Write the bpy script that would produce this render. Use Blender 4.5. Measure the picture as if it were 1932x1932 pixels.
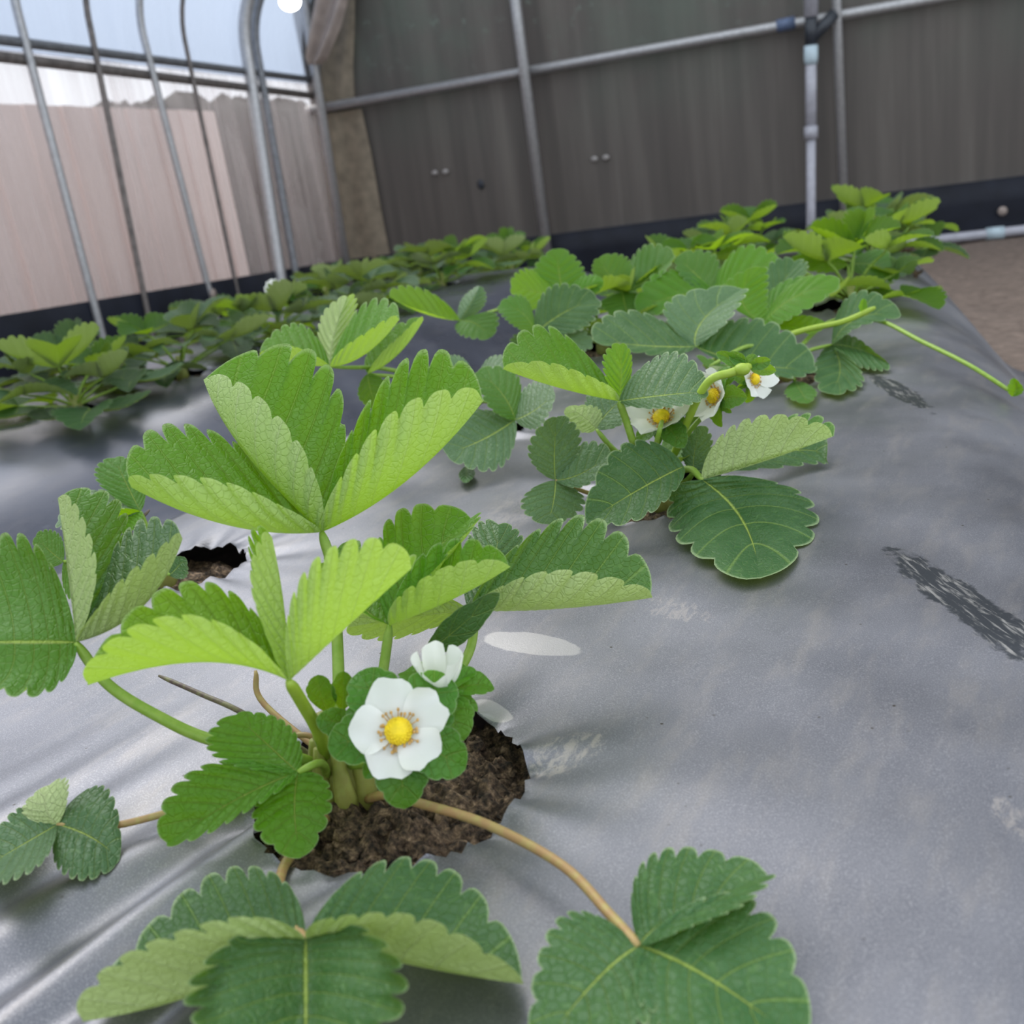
import bpy, math, random
import numpy as np
from mathutils import Vector, Matrix

# ------------------------------------------------------------------ camera
F = 1932.0          # focal length in pixels of the 1932 px frame
CAMZ = 0.22         # camera height above the mulched bed top (z = 0)
_n = np.array([824., 5614., 1932.]); _n /= np.linalg.norm(_n)
_up = -_n
_y = np.array([1109., -827., 1932.]); _y -= _up * (_y @ _up); _y /= np.linalg.norm(_y)
_x = np.cross(_y, _up)
RM = np.array([_x, _y, _up])           # camera (right, down, forward) -> world
EYE = np.array([0., 0., CAMZ])

def ray(px, py):
    return RM @ np.array([(px - 966) / F, (py - 966) / F, 1.0])
def pt(px, py, d):                     # point at a given distance along the view axis
    return EYE + ray(px, py) * d
def gp(px, py, z=0.0):                 # point at a given height
    r = ray(px, py)
    return EYE + r * ((z - CAMZ) / r[2])

scene = bpy.context.scene
for o in list(bpy.data.objects):
    bpy.data.objects.remove(o)
COL = scene.collection

cd = bpy.data.cameras.new('camera')
cam = bpy.data.objects.new('camera', cd)
COL.objects.link(cam)
cd.sensor_width = 36.0
cd.lens = 36.0
cd.clip_start = 0.01
_r, _d, _f = RM[:, 0], RM[:, 1], RM[:, 2]
cam.matrix_world = Matrix(((_r[0], -_d[0], -_f[0], EYE[0]), (_r[1], -_d[1], -_f[1], EYE[1]),
                           (_r[2], -_d[2], -_f[2], EYE[2]), (0, 0, 0, 1)))
cd.dof.use_dof = True
cd.dof.focus_distance = 0.50
cd.dof.aperture_fstop = 14.0
scene.camera = cam

# ------------------------------------------------------------------ light
w = bpy.data.worlds.new('overcast_sky'); scene.world = w
w.use_nodes = True
w.node_tree.nodes['Background'].inputs[0].default_value = (0.86, 0.93, 1.0, 1)
w.node_tree.nodes['Background'].inputs[1].default_value = 1.0
sd = bpy.data.lights.new('hazy_sun', 'SUN'); sun = bpy.data.objects.new('hazy_sun', sd)
COL.objects.link(sun)
sd.energy = 1.7; sd.angle = math.radians(50); sd.color = (1.0, 0.96, 0.9)
sun.rotation_euler = Vector((0.95, -0.5, -1.0)).to_track_quat('-Z', 'Y').to_euler()

vs = scene.view_settings
vs.view_transform = 'Standard'; vs.look = 'None'; vs.gamma = 1.0
vs.use_curve_mapping = False
vs.exposure = 0.62

# ------------------------------------------------------------------ helpers
RNG = random.Random(7)

def tag(o, label=None, cat=None, group=None, kind=None):
    if label: o['label'] = label
    if cat: o['category'] = cat
    if group: o['group'] = group
    if kind: o['kind'] = kind
    return o

def empty(name, loc):
    o = bpy.data.objects.new(name, None); o.empty_display_size = 0.02
    o.location = loc; COL.objects.link(o); return o

def mesh_from(name, verts, faces, uvs=None, smooth=True):
    me = bpy.data.meshes.new(name)
    me.from_pydata([tuple(map(float, v)) for v in verts], [], [tuple(map(int, f)) for f in faces])
    if uvs is not None:
        lay = me.uv_layers.new(name='UVMap')
        li = np.zeros(len(me.loops), dtype=np.int32)
        me.loops.foreach_get('vertex_index', li)
        lay.data.foreach_set('uv', np.asarray(uvs, dtype=np.float32)[li].ravel())
    if smooth:
        me.polygons.foreach_set('use_smooth', [True] * len(me.polygons))
    me.update()
    return me

def link(name, me, mat, parent=None, col=None):
    o = bpy.data.objects.new(name, me); COL.objects.link(o)
    if mat is not None:
        if not me.materials: me.materials.append(mat)
    if col is not None: o.color = (*col[:3], col[3] if len(col) > 3 else 1)
    if parent is not None:
        o.parent = parent
        o.matrix_parent_inverse = parent_world(parent).inverted()
    return o

def parent_world(o):
    m = Matrix.Translation(o.location)
    if o.parent is not None:
        m = parent_world(o.parent) @ o.matrix_parent_inverse @ m
    return m

class MB:
    """collects simple solids into one mesh"""
    def __init__(s): s.v = []; s.f = []
    def add(s, v, f):
        b = len(s.v); s.v += [tuple(p) for p in v]; s.f += [tuple(i + b for i in q) for q in f]
    def box(s, c, ax, ay, az):
        c, ax, ay, az = map(np.asarray, (c, ax, ay, az))
        v = [c + i * ax + j * ay + k * az for k in (-1, 1) for j in (-1, 1) for i in (-1, 1)]
        s.add(v, [(0, 2, 3, 1), (4, 5, 7, 6), (0, 1, 5, 4), (2, 6, 7, 3), (0, 4, 6, 2), (1, 3, 7, 5)])
    def tube(s, pts, rad, n=10, cap=True):
        pts = [np.asarray(p, float) for p in pts]
        if np.isscalar(rad): rad = [rad] * len(pts)
        ref = None; rings = []
        for i, p in enumerate(pts):
            t = pts[min(i + 1, len(pts) - 1)] - pts[max(i - 1, 0)]
            t = t / (np.linalg.norm(t) + 1e-12)
            if ref is None:
                a = np.array([0, 0, 1.]) if abs(t[2]) < .9 else np.array([1., 0, 0])
                ref = np.cross(t, a)
            ref = ref - t * (ref @ t); ref /= np.linalg.norm(ref)
            b = np.cross(t, ref)
            rings.append([p + rad[i] * (math.cos(k * 2 * math.pi / n) * ref + math.sin(k * 2 * math.pi / n) * b) for k in range(n)])
        v = [q for r in rings for q in r]; f = []
        for i in range(len(pts) - 1):
            for k in range(n):
                f.append((i * n + k, i * n + (k + 1) % n, (i + 1) * n + (k + 1) % n, (i + 1) * n + k))
        if cap:
            f.append(tuple(range(n - 1, -1, -1))); f.append(tuple(range((len(pts) - 1) * n, len(pts) * n)))
        s.add(v, f)
    def ball(s, c, r, n=8, m=6, sq=(1, 1, 1)):
        v = []; f = []
        for j in range(m + 1):
            a = math.pi * j / m
            for k in range(n):
                b = 2 * math.pi * k / n
                v.append((c[0] + r * sq[0] * math.sin(a) * math.cos(b), c[1] + r * sq[1] * math.sin(a) * math.sin(b), c[2] + r * sq[2] * math.cos(a)))
        for j in range(m):
            for k in range(n):
                f.append((j * n + k, (j + 1) * n + k, (j + 1) * n + (k + 1) % n, j * n + (k + 1) % n))
        s.add(v, f)
    def build(s, name, mat, parent=None, smooth=True, col=None):
        return link(name, mesh_from(name, s.v, s.f, smooth=smooth), mat, parent, col)

def spline(pts, n=6):
    """Catmull-Rom through pts"""
    P = [np.asarray(p, float) for p in pts]
    P = [2 * P[0] - P[1]] + P + [2 * P[-1] - P[-2]]
    out = []
    for i in range(1, len(P) - 2):
        for k in range(n):
            t = k / n
            out.append(.5 * ((2 * P[i]) + (-P[i - 1] + P[i + 1]) * t + (2 * P[i - 1] - 5 * P[i] + 4 * P[i + 1] - P[i + 2]) * t * t
                             + (-P[i - 1] + 3 * P[i] - 3 * P[i + 1] + P[i + 2]) * t ** 3))
    out.append(P[-2])
    return out

def smooth01(a, b, x):
    t = np.clip((x - a) / (b - a), 0, 1); return t * t * (3 - 2 * t)

_ph = np.random.RandomState(3).rand(60, 3) * 6.283
def vnoise(x, y, sc, k0=0, n=6):
    """cheap smooth noise: a sum of rotated sines, about -1..1"""
    r = 0
    for i in range(n):
        a = _ph[k0 + i, 0]; q = sc * (0.7 + .25 * i)
        r = r + np.sin((x * math.cos(a) + y * math.sin(a)) * q + _ph[k0 + i, 1]) / n ** .5
    return r

# ------------------------------------------------------------------ materials
def mat(name):
    m = bpy.data.materials.new(name); m.use_nodes = True
    nt = m.node_tree
    return m, nt, nt.nodes, nt.links, nt.nodes['Principled BSDF']

def node(ns, t, **kw):
    n = ns.new(t)
    for k, v in kw.items(): setattr(n, k, v)
    return n

def noise(ns, ls, vec, scale, detail=4, rough=.5, dist=0):
    n = ns.new('ShaderNodeTexNoise'); n.inputs['Scale'].default_value = scale
    n.inputs['Detail'].default_value = detail; n.inputs['Roughness'].default_value = rough
    n.inputs['Distortion'].default_value = dist
    if vec is not None: ls.new(vec, n.inputs['Vector'])
    return n.outputs['Fac']

def ramp(ns, ls, fac, stops):
    n = ns.new('ShaderNodeValToRGB'); e = n.color_ramp.elements
    while len(e) < len(stops): e.new(.5)
    for i, (p, c) in enumerate(stops):
        e[i].position = p; e[i].color = (*c, 1) if len(c) == 3 else c
    ls.new(fac, n.inputs[0]); return n.outputs[0]

def math_(ns, ls, op, a, b=None, c=None, clamp=False):
    n = ns.new('ShaderNodeMath'); n.operation = op; n.use_clamp = clamp
    for i, v in enumerate((a, b, c)):
        if v is None: continue
        if isinstance(v, (int, float)): n.inputs[i].default_value = v
        else: ls.new(v, n.inputs[i])
    return n.outputs[0]

def sstep(ns, ls, x, a, b):
    n = ns.new('ShaderNodeMapRange'); n.interpolation_type = 'SMOOTHSTEP'
    n.inputs['From Min'].default_value = a; n.inputs['From Max'].default_value = b
    ls.new(x, n.inputs['Value']); return n.outputs['Result']

def mixc(ns, ls, fac, a, b, mode='MIX'):
    n = ns.new('ShaderNodeMix'); n.data_type = 'RGBA'; n.blend_type = mode
    for s, v in ((n.inputs[0], fac), (n.inputs[6], a), (n.inputs[7], b)):
        if isinstance(v, (int, float)): s.default_value = v
        elif isinstance(v, tuple): s.default_value = (*v, 1)
        else: ls.new(v, s)
    return n.outputs[2]

def mapping(ns, ls, vec, scale=(1, 1, 1), rot=(0, 0, 0), loc=(0, 0, 0)):
    n = ns.new('ShaderNodeMapping')
    n.inputs['Scale'].default_value = scale; n.inputs['Rotation'].default_value = rot; n.inputs['Location'].default_value = loc
    ls.new(vec, n.inputs['Vector']); return n.outputs[0]

def objco(ns): return ns.new('ShaderNodeTexCoord').outputs['Object']

def bump(ns, ls, h, strength, dist, p):
    n = ns.new('ShaderNodeBump'); n.inputs['Strength'].default_value = strength; n.inputs['Distance'].default_value = dist
    ls.new(h, n.inputs['Height']); ls.new(n.outputs[0], p.inputs['Normal']); return n.outputs[0]

def simple(name, col, rough=.5, metal=0, nscale=60, var=.25, bstr=0.0, spec=.5):
    m, nt, ns, ls, p = mat(name)
    c = objco(ns); f = noise(ns, ls, c, nscale, 5)
    a = tuple(x * (1 - var) for x in col); b = tuple(min(1, x * (1 + var)) for x in col)
    ls.new(ramp(ns, ls, f, [(.3, a), (.7, b)]), p.inputs['Base Color'])
    p.inputs['Roughness'].default_value = rough; p.inputs['Metallic'].default_value = metal
    p.inputs['Specular IOR Level'].default_value = spec
    if bstr: bump(ns, ls, f, bstr, .002, p)
    return m

def leaf_material():
    m, nt, ns, ls, p = mat('strawberry_leaf')
    uv = ns.new('ShaderNodeUVMap'); uv.uv_map = 'UVMap'
    sep = ns.new('ShaderNodeSeparateXYZ'); ls.new(uv.outputs[0], sep.inputs[0])
    U, V = sep.outputs[0], sep.outputs[1]           # U counts teeth along the midrib, V = -1..1 across
    f = math_(ns, ls, 'FRACT', U)
    d = math_(ns, ls, 'ABSOLUTE', math_(ns, ls, 'SUBTRACT', f, .5))
    av = math_(ns, ls, 'ABSOLUTE', V)
    wob = noise(ns, ls, objco(ns), 420, 3)
    lat = math_(ns, ls, 'SUBTRACT', 1.0, sstep(ns, ls, d, .012, .055))
    lat = math_(ns, ls, 'MULTIPLY', lat, math_(ns, ls, 'SUBTRACT', 1.0, math_(ns, ls, 'MULTIPLY', av, .55)))
    mid = math_(ns, ls, 'SUBTRACT', 1.0, sstep(ns, ls, av, .007, .032))
    vo = ns.new('ShaderNodeTexVoronoi'); vo.feature = 'DISTANCE_TO_EDGE'; vo.inputs['Scale'].default_value = 330
    ls.new(objco(ns), vo.inputs['Vector'])
    net = math_(ns, ls, 'SUBTRACT', 1.0, sstep(ns, ls, vo.outputs['Distance'], .0, .12))
    veins = math_(ns, ls, 'MAXIMUM', mid, lat, clamp=True)
    rim = sstep(ns, ls, av, .955, .995)
    oi = ns.new('ShaderNodeObjectInfo'); base = oi.outputs['Color']
    big = noise(ns, ls, objco(ns), 45, 4, .6)
    c = mixc(ns, ls, sstep(ns, ls, big, .35, .7), mixc(ns, ls, .0, base, base), mixc(ns, ls, .18, base, (.16, .28, .12)))
    c = mixc(ns, ls, math_(ns, ls, 'MULTIPLY', net, .12), c, (.22, .40, .08))
    c = mixc(ns, ls, math_(ns, ls, 'MULTIPLY', veins, .38), c, (.36, .52, .10))
    c = mixc(ns, ls, math_(ns, ls, 'MULTIPLY', mid, .5), c, (.46, .56, .10))
    c = mixc(ns, ls, math_(ns, ls, 'MULTIPLY', rim, .45), c, (.50, .62, .34))
    under = mixc(ns, ls, .66, c, (.66, .77, .36))
    under = mixc(ns, ls, math_(ns, ls, 'MULTIPLY', veins, .4), under, (.72, .80, .50))
    g = ns.new('ShaderNodeNewGeometry')
    cc = mixc(ns, ls, g.outputs['Backfacing'], c, under)
    ls.new(cc, p.inputs['Base Color'])
    p.inputs['Roughness'].default_value = .45
    p.inputs['Specular IOR Level'].default_value = .36
    h = math_(ns, ls, 'ADD', math_(ns, ls, 'MULTIPLY', veins, -.7), math_(ns, ls, 'MULTIPLY', wob, .5))
    h = math_(ns, ls, 'ADD', h, math_(ns, ls, 'MULTIPLY', net, -.25))
    bump(ns, ls, h, .9, .0012, p)
    tr = ns.new('ShaderNodeBsdfTranslucent')
    tc = mixc(ns, ls, .5, base, (.55, .80, .02))
    tc = mixc(ns, ls, 1.0, tc, (1.0, 1.0, .3), 'MULTIPLY')
    tc = mixc(ns, ls, math_(ns, ls, 'MULTIPLY', veins, .35), tc, (.25, .42, .05))
    ls.new(tc, tr.inputs[0])
    mx = ns.new('ShaderNodeMixShader'); ls.new(oi.outputs['Alpha'], mx.inputs[0])
    ls.new(p.outputs[0], mx.inputs[1]); ls.new(tr.outputs[0], mx.inputs[2])
    ls.new(mx.outputs[0], ns['Material Output'].inputs[0])
    return m

def stalk_material():
    m, nt, ns, ls, p = mat('leaf_stalk')
    oi = ns.new('ShaderNodeObjectInfo')
    f = noise(ns, ls, objco(ns), 260, 4)
    c = mixc(ns, ls, sstep(ns, ls, f, .35, .75), oi.outputs['Color'], mixc(ns, ls, .3, oi.outputs['Color'], (.42, .52, .12)))
    ls.new(c, p.inputs['Base Color']); p.inputs['Roughness'].default_value = .5
    p.inputs['Subsurface Weight'].default_value = .15; p.inputs['Subsurface Radius'].default_value = (.002, .003, .001)
    bump(ns, ls, noise(ns, ls, objco(ns), 1500, 3), .3, .0003, p)
    return m

def petal_material():
    m, nt, ns, ls, p = mat('white_petal')
    f = noise(ns, ls, objco(ns), 90, 3)
    ls.new(ramp(ns, ls, f, [(.3, (.86, .87, .84)), (.7, (.93, .93, .92))]), p.inputs['Base Color'])
    p.inputs['Roughness'].default_value = .55
    tr = ns.new('ShaderNodeBsdfTranslucent'); tr.inputs[0].default_value = (.9, .92, .85, 1)
    mx = ns.new('ShaderNodeMixShader'); mx.inputs[0].default_value = .3
    ls.new(p.outputs[0], mx.inputs[1]); ls.new(tr.outputs[0], mx.inputs[2])
    ls.new(mx.outputs[0], ns['Material Output'].inputs[0])
    return m

def patch_mask(ns, ls, co, c, half, ang, nz, edge=.25):
    """soft elliptical patch around c on the film, ragged by the noise nz"""
    mp = mapping(ns, ls, co, loc=(-c[0], -c[1], 0))
    mp = mapping(ns, ls, mp, rot=(0, 0, -ang))
    mp = mapping(ns, ls, mp, scale=(1 / half[0], 1 / half[1], 0))
    ln = ns.new('ShaderNodeVectorMath'); ln.operation = 'LENGTH'; ls.new(mp, ln.inputs[0])
    v = math_(ns, ls, 'ADD', ln.outputs['Value'], nz) if nz is not None else ln.outputs['Value']
    return math_(ns, ls, 'SUBTRACT', 1.0, sstep(ns, ls, v, 1 - edge, 1 + edge))

def axis_patch(px0, py0, px1, py1):
    a = gp(px0, py0); b = gp(px1, py1); c = (a + b) / 2; v = b - a
    return c, np.linalg.norm(v) / 2, math.atan2(v[1], v[0])

def mulch_material(name='silver_mulch_film', dark=False):
    m, nt, ns, ls, p = mat(name)
    co = objco(ns)
    big = noise(ns, ls, co, 9, 4, .55)
    mott = noise(ns, ls, mapping(ns, ls, co, (1, .28, 1), (0, 0, -.25)), 60, 5, .65)
    fine = noise(ns, ls, co, 1700, 2, .6)
    c = ramp(ns, ls, big, [(.3, (.125, .127, .148)), (.7, (.19, .192, .218))])
    c = mixc(ns, ls, math_(ns, ls, 'MULTIPLY', sstep(ns, ls, mott, .45, .75), .5), c, (.27, .25, .24))
    c = mixc(ns, ls, math_(ns, ls, 'MULTIPLY', sstep(ns, ls, fine, .45, .75), .4), c, (.42, .42, .44))
    # dark crumbs of soil scattered over the film
    vo = ns.new('ShaderNodeTexVoronoi'); vo.inputs['Scale'].default_value = 95; ls.new(co, vo.inputs['Vector'])
    sp = math_(ns, ls, 'MULTIPLY', math_(ns, ls, 'SUBTRACT', 1.0, sstep(ns, ls, vo.outputs['Distance'], .04, .085)),
               sstep(ns, ls, noise(ns, ls, co, 22, 2), .5, .62))
    c = mixc(ns, ls, sp, c, (.05, .04, .03))
    # thin white scratches
    sc = noise(ns, ls, mapping(ns, ls, co, (1, .06, 1), (0, 0, -.9)), 300, 3, .7)
    sc = math_(ns, ls, 'MULTIPLY', sstep(ns, ls, sc, .70, .78), sstep(ns, ls, noise(ns, ls, co, 14, 2), .5, .65))
    c = mixc(ns, ls, math_(ns, ls, 'MULTIPLY', sc, .6), c, (.75, .75, .74))
    rag = math_(ns, ls, 'MULTIPLY', math_(ns, ls, 'SUBTRACT', noise(ns, ls, co, 75, 5, .65), .5), 1.6)
    rag2 = math_(ns, ls, 'MULTIPLY', math_(ns, ls, 'SUBTRACT', noise(ns, ls, co, 190, 4, .7), .5), 2.6)
    crk = noise(ns, ls, mapping(ns, ls, co, (1, .35, 1), (0, 0, -.4)), 230, 4, .7, 1.5)
    # dried pale residue flakes beside the planting hole and by the leaf tip
    for (q, k, wd) in (((1010, 1455, 1130, 1385), 1.0, .5), ((1225, 1140, 1330, 1165), .6, .5), ((1880, 1510, 1960, 1600), .8, .4), ((905, 1010, 1010, 935), .4, .5)):
        cc, ha, an = axis_patch(*q)
        mk = math_(ns, ls, 'MULTIPLY', math_(ns, ls, 'MULTIPLY', patch_mask(ns, ls, co, cc, (ha, ha * wd), an, rag2, .2), sstep(ns, ls, crk, .42, .60)), k)
        c = mixc(ns, ls, math_(ns, ls, 'MULTIPLY', mk, .6), c, (.42, .38, .35))
    # torn dark streak on the shoulder with pale threads
    for (q, wd) in (((1690, 1045, 1990, 1265), .17), ((1640, 705, 1750, 775), .14)):
        cc, ha, an = axis_patch(*q)
        mk = patch_mask(ns, ls, co, cc, (ha, ha * wd), an, rag, .12)
        fib = noise(ns, ls, mapping(ns, ls, mapping(ns, ls, co, rot=(0, 0, -an)), (.16, 1, 1)), 330, 4, .65, .6)
        st = mixc(ns, ls, sstep(ns, ls, fib, .50, .68), (.045, .05, .06), (.34, .33, .32))
        c = mixc(ns, ls, mk, c, st)
    # dull dried puddle marks
    wmask = None
    for q, wd in (((915, 1205, 1095, 1235), .36), ((870, 1338, 966, 1356), .42)):
        cc, ha, an = axis_patch(*q)
        mk = patch_mask(ns, ls, co, cc, (ha, ha * wd), an, math_(ns, ls, 'MULTIPLY', rag, .25), .05)
        c = mixc(ns, ls, math_(ns, ls, 'MULTIPLY', mk, .7), c, (.40, .39, .39))
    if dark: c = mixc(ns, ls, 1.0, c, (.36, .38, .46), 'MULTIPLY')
    ls.new(c, p.inputs['Base Color'])
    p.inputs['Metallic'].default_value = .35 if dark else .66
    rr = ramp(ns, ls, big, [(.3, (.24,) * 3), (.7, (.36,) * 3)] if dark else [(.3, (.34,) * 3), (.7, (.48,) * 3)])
    ls.new(rr, p.inputs['Roughness'])
    h = math_(ns, ls, 'ADD', math_(ns, ls, 'MULTIPLY', fine, .35), math_(ns, ls, 'MULTIPLY', mott, .8))
    bump(ns, ls, h, .35, .0006, p)
    return m

def soil_material():
    m, nt, ns, ls, p = mat('planting_soil')
    co = objco(ns)
    f = noise(ns, ls, co, 260, 6, .7)
    c = ramp(ns, ls, f, [(.36, (.010, .007, .005)), (.47, (.07, .045, .028)), (.57, (.19, .125, .075)), (.68, (.46, .32, .20))])
    ls.new(c, p.inputs['Base Color']); p.inputs['Roughness'].default_value = .95
    bump(ns, ls, f, .9, .003, p)
    return m

def ground_material():
    m, nt, ns, ls, p = mat('bare_soil_path')
    co = objco(ns)
    f = noise(ns, ls, co, 35, 8, .7)
    c = ramp(ns, ls, f, [(.3, (.11, .08, .065)), (.6, (.22, .165, .135)), (.8, (.33, .26, .21))])
    ls.new(c, p.inputs['Base Color']); p.inputs['Roughness'].default_value = .95
    bump(ns, ls, f, .7, .02, p)
    return m

def back_wall_material():
    m, nt, ns, ls, p = mat('dark_weathered_film')
    co = objco(ns)
    st = noise(ns, ls, mapping(ns, ls, co, (14, 14, .7)), 1.0, 5, .6)
    bl = noise(ns, ls, co, 2.4, 5, .6)
    sep = ns.new('ShaderNodeSeparateXYZ'); ls.new(co, sep.inputs[0])
    c = ramp(ns, ls, st, [(.25, (.056, .048, .043)), (.5, (.083, .071, .063)), (.8, (.13, .114, .10))])
    # greenish blotches like blurred foliage in the upper part of the sheet
    gr = math_(ns, ls, 'MULTIPLY', sstep(ns, ls, sep.outputs[2], .15, .8), sstep(ns, ls, bl, .38, .72))
    c = mixc(ns, ls, math_(ns, ls, 'MULTIPLY', gr, .75), c, (.085, .11, .085))
    sp = noise(ns, ls, co, 22, 4, .7)
    k2 = math_(ns, ls, 'MULTIPLY', sstep(ns, ls, sep.outputs[2], .45, .8), sstep(ns, ls, sp, .58, .72))
    c = mixc(ns, ls, math_(ns, ls, 'MULTIPLY', k2, .6), c, (.16, .21, .17))
    ls.new(c, p.inputs['Base Color']); p.inputs['Roughness'].default_value = .6
    bump(ns, ls, st, .2, .01, p)
    return m

def clear_film_material(name, tint, haze_col, haze, streak=0.0):
    m, nt, ns, ls, p = mat(name)
    co = objco(ns)
    st = noise(ns, ls, mapping(ns, ls, co, (16, 16, .8)), 1.0, 4, .6)
    ls.new(ramp(ns, ls, st, [(.3, tuple(x * .8 for x in haze_col)), (.7, haze_col)]), p.inputs['Base Color'])
    p.inputs['Roughness'].default_value = .35
    tp = ns.new('ShaderNodeBsdfTransparent'); tp.inputs[0].default_value = (*tint, 1)
    tl = ns.new('ShaderNodeBsdfTranslucent'); tl.inputs[0].default_value = (*haze_col, 1)
    m1 = ns.new('ShaderNodeMixShader'); m1.inputs[0].default_value = .5
    ls.new(p.outputs[0], m1.inputs[1]); ls.new(tl.outputs[0], m1.inputs[2])
    mx = ns.new('ShaderNodeMixShader')
    ls.new(math_(ns, ls, 'MULTIPLY_ADD', st, streak, haze - streak * .5, clamp=True), mx.inputs[0])
    ls.new(tp.outputs[0], mx.inputs[1]); ls.new(m1.outputs[0], mx.inputs[2])
    ls.new(mx.outputs[0], ns['Material Output'].inputs[0])
    return m

M = {}
M['leaf'] = leaf_material()
M['stalk'] = stalk_material()
M['petal'] = petal_material()
M['mulch'] = mulch_material()
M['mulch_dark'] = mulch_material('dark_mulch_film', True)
M['soil'] = soil_material()
M['ground'] = ground_material()
M['backwall'] = back_wall_material()
M['film'] = clear_film_material('clear_roof_film', (.80, .84, .91), (.66, .70, .78), .4, .15)
M['sidefilm'] = clear_film_material('hazy_side_film', (.95, .93, .93), (.72, .66, .65), .26, .6)
M['skirt'] = simple('black_skirt_plastic', (.010, .012, .020), .5, 0, 12, .3, .2, spec=.2)
M['steel'] = simple('galvanised_steel', (.42, .42, .43), .42, .55, 90, .15)
M['steel_dark'] = simple('weathered_steel', (.22, .23, .25), .5, .5, 60, .2)
M['grime'] = simple('grimy_clamping_channel', (.17, .15, .14), .6, .2, 50, .3)
M['pvc'] = simple('grey_pvc', (.38, .38, .43), .4, 0, 40, .12)
M['pvc_blue'] = simple('pale_blue_pvc', (.42, .52, .58), .4, 0, 40, .1)
M['black'] = simple('black_plastic_fitting', (.025, .03, .04), .45, 0, 40, .2)
M['blue_tape'] = simple('blue_tape', (.10, .14, .24), .5, 0, 40, .15)
M['beige_cloth'] = simple('beige_shade_cloth', (.20, .165, .12), .8, 0, 25, .25, .3)
M['pink_cloth'] = simple('faded_film_fold', (.33, .27, .24), .6, 0, 18, .25, .3)
M['pith'] = simple('yellow_flower_centre', (.85, .62, .01), .6, 0, 300, .2, .3)
M['anther'] = simple('tan_anthers', (.55, .33, .10), .7, 0, 500, .3)
M['shed'] = simple('beige_outside_wall', (.85, .70, .64), .8, 0, 3, .08)
M['backdrop'] = simple('dark_backdrop', (.022, .026, .022), .9, 0, 6, .5)
M['wire'] = simple('black_tube', (.02, .02, .022), .4, 0, 60, .2)
M['tag'] = simple('white_tie', (.34, .32, .31), .6, 0, 60, .1)

# ------------------------------------------------------------------ ground, bed and film
HOLE_A = np.array([-.228, .262])
HOLES = [(HOLE_A[0], HOLE_A[1], .053), (-.242, .598, .05), (-.245, .94, .05), (-.25, 1.27, .05), (-.28, 1.60, .05),
         (-.505, .432, .036), (-.475, .74, .05), (-.49, 1.08, .05), (-.50, 1.43, .05), (-.52, 1.78, .05),
         (-1.10, .83, .04), (-1.12, 1.03, .04), (-1.12, 1.24, .04), (-1.14, 1.50, .04),
         (-.32, 1.88, .04), (-1.16, 1.80, .035), (-1.16, 2.10, .035), (-1.36, .80, .035), (-1.38, 1.05, .035), (-1.38, 1.35, .035), (-1.38, 1.70, .035), (-1.38, 2.05, .035)]

FOLD_C = gp(190, 1750)[:2]
_v = gp(430, 1590)[:2] - gp(0, 1880)[:2]; _v /= np.linalg.norm(_v)
FOLD_N = np.array([-_v[1], _v[0]])

def bed_z(x, y):
    x = np.asarray(x, float); y = np.asarray(y, float)
    e = .24 - .24 * y - x
    z = -.26 * (1 - smooth01(-.16, .17, e)) ** 1.5
    z = z - .30 * smooth01(1.95, 2.75, y)
    z = z - .10 * np.exp(-((x + .80) / .115) ** 2)            # furrow between the two beds
    z = z - .27 * (1 - smooth01(-1.57, -1.44, x))
    z = z + .0015 * vnoise(x, y, 14, 0) + .0006 * vnoise(x, y, 45, 8)
    # long soft folds of slack film running toward the lower left of the first hole
    q = x * FOLD_N[0] + y * FOLD_N[1]
    a = np.exp(-((x - FOLD_C[0]) ** 2 + (y - FOLD_C[1]) ** 2) / .075 ** 2)
    z = z + .0042 * a * np.sin(q * 190 + 1.5 * np.sin(x * 40) + .8)
    for hx, hy, r in HOLES:
        d = np.hypot(x - hx, y - hy); th = np.arctan2(y - hy, x - hx)
        k = np.exp(-np.clip(d - r, 0, 9) / .022)
        z = z + k * (.0020 * np.sin(th * 9 + hx * 50) + .0013 * np.sin(th * 17 + 2) - .001)
    return z

def samples(breaks):
    out = [breaks[0][0]]
    for (a, st), (b, _) in zip(breaks[:-1], breaks[1:]):
        n = max(1, int(round((b - a) / st)))
        out += [a + (b - a) * (i + 1) / n for i in range(n)]
    return np.array(out)

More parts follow.
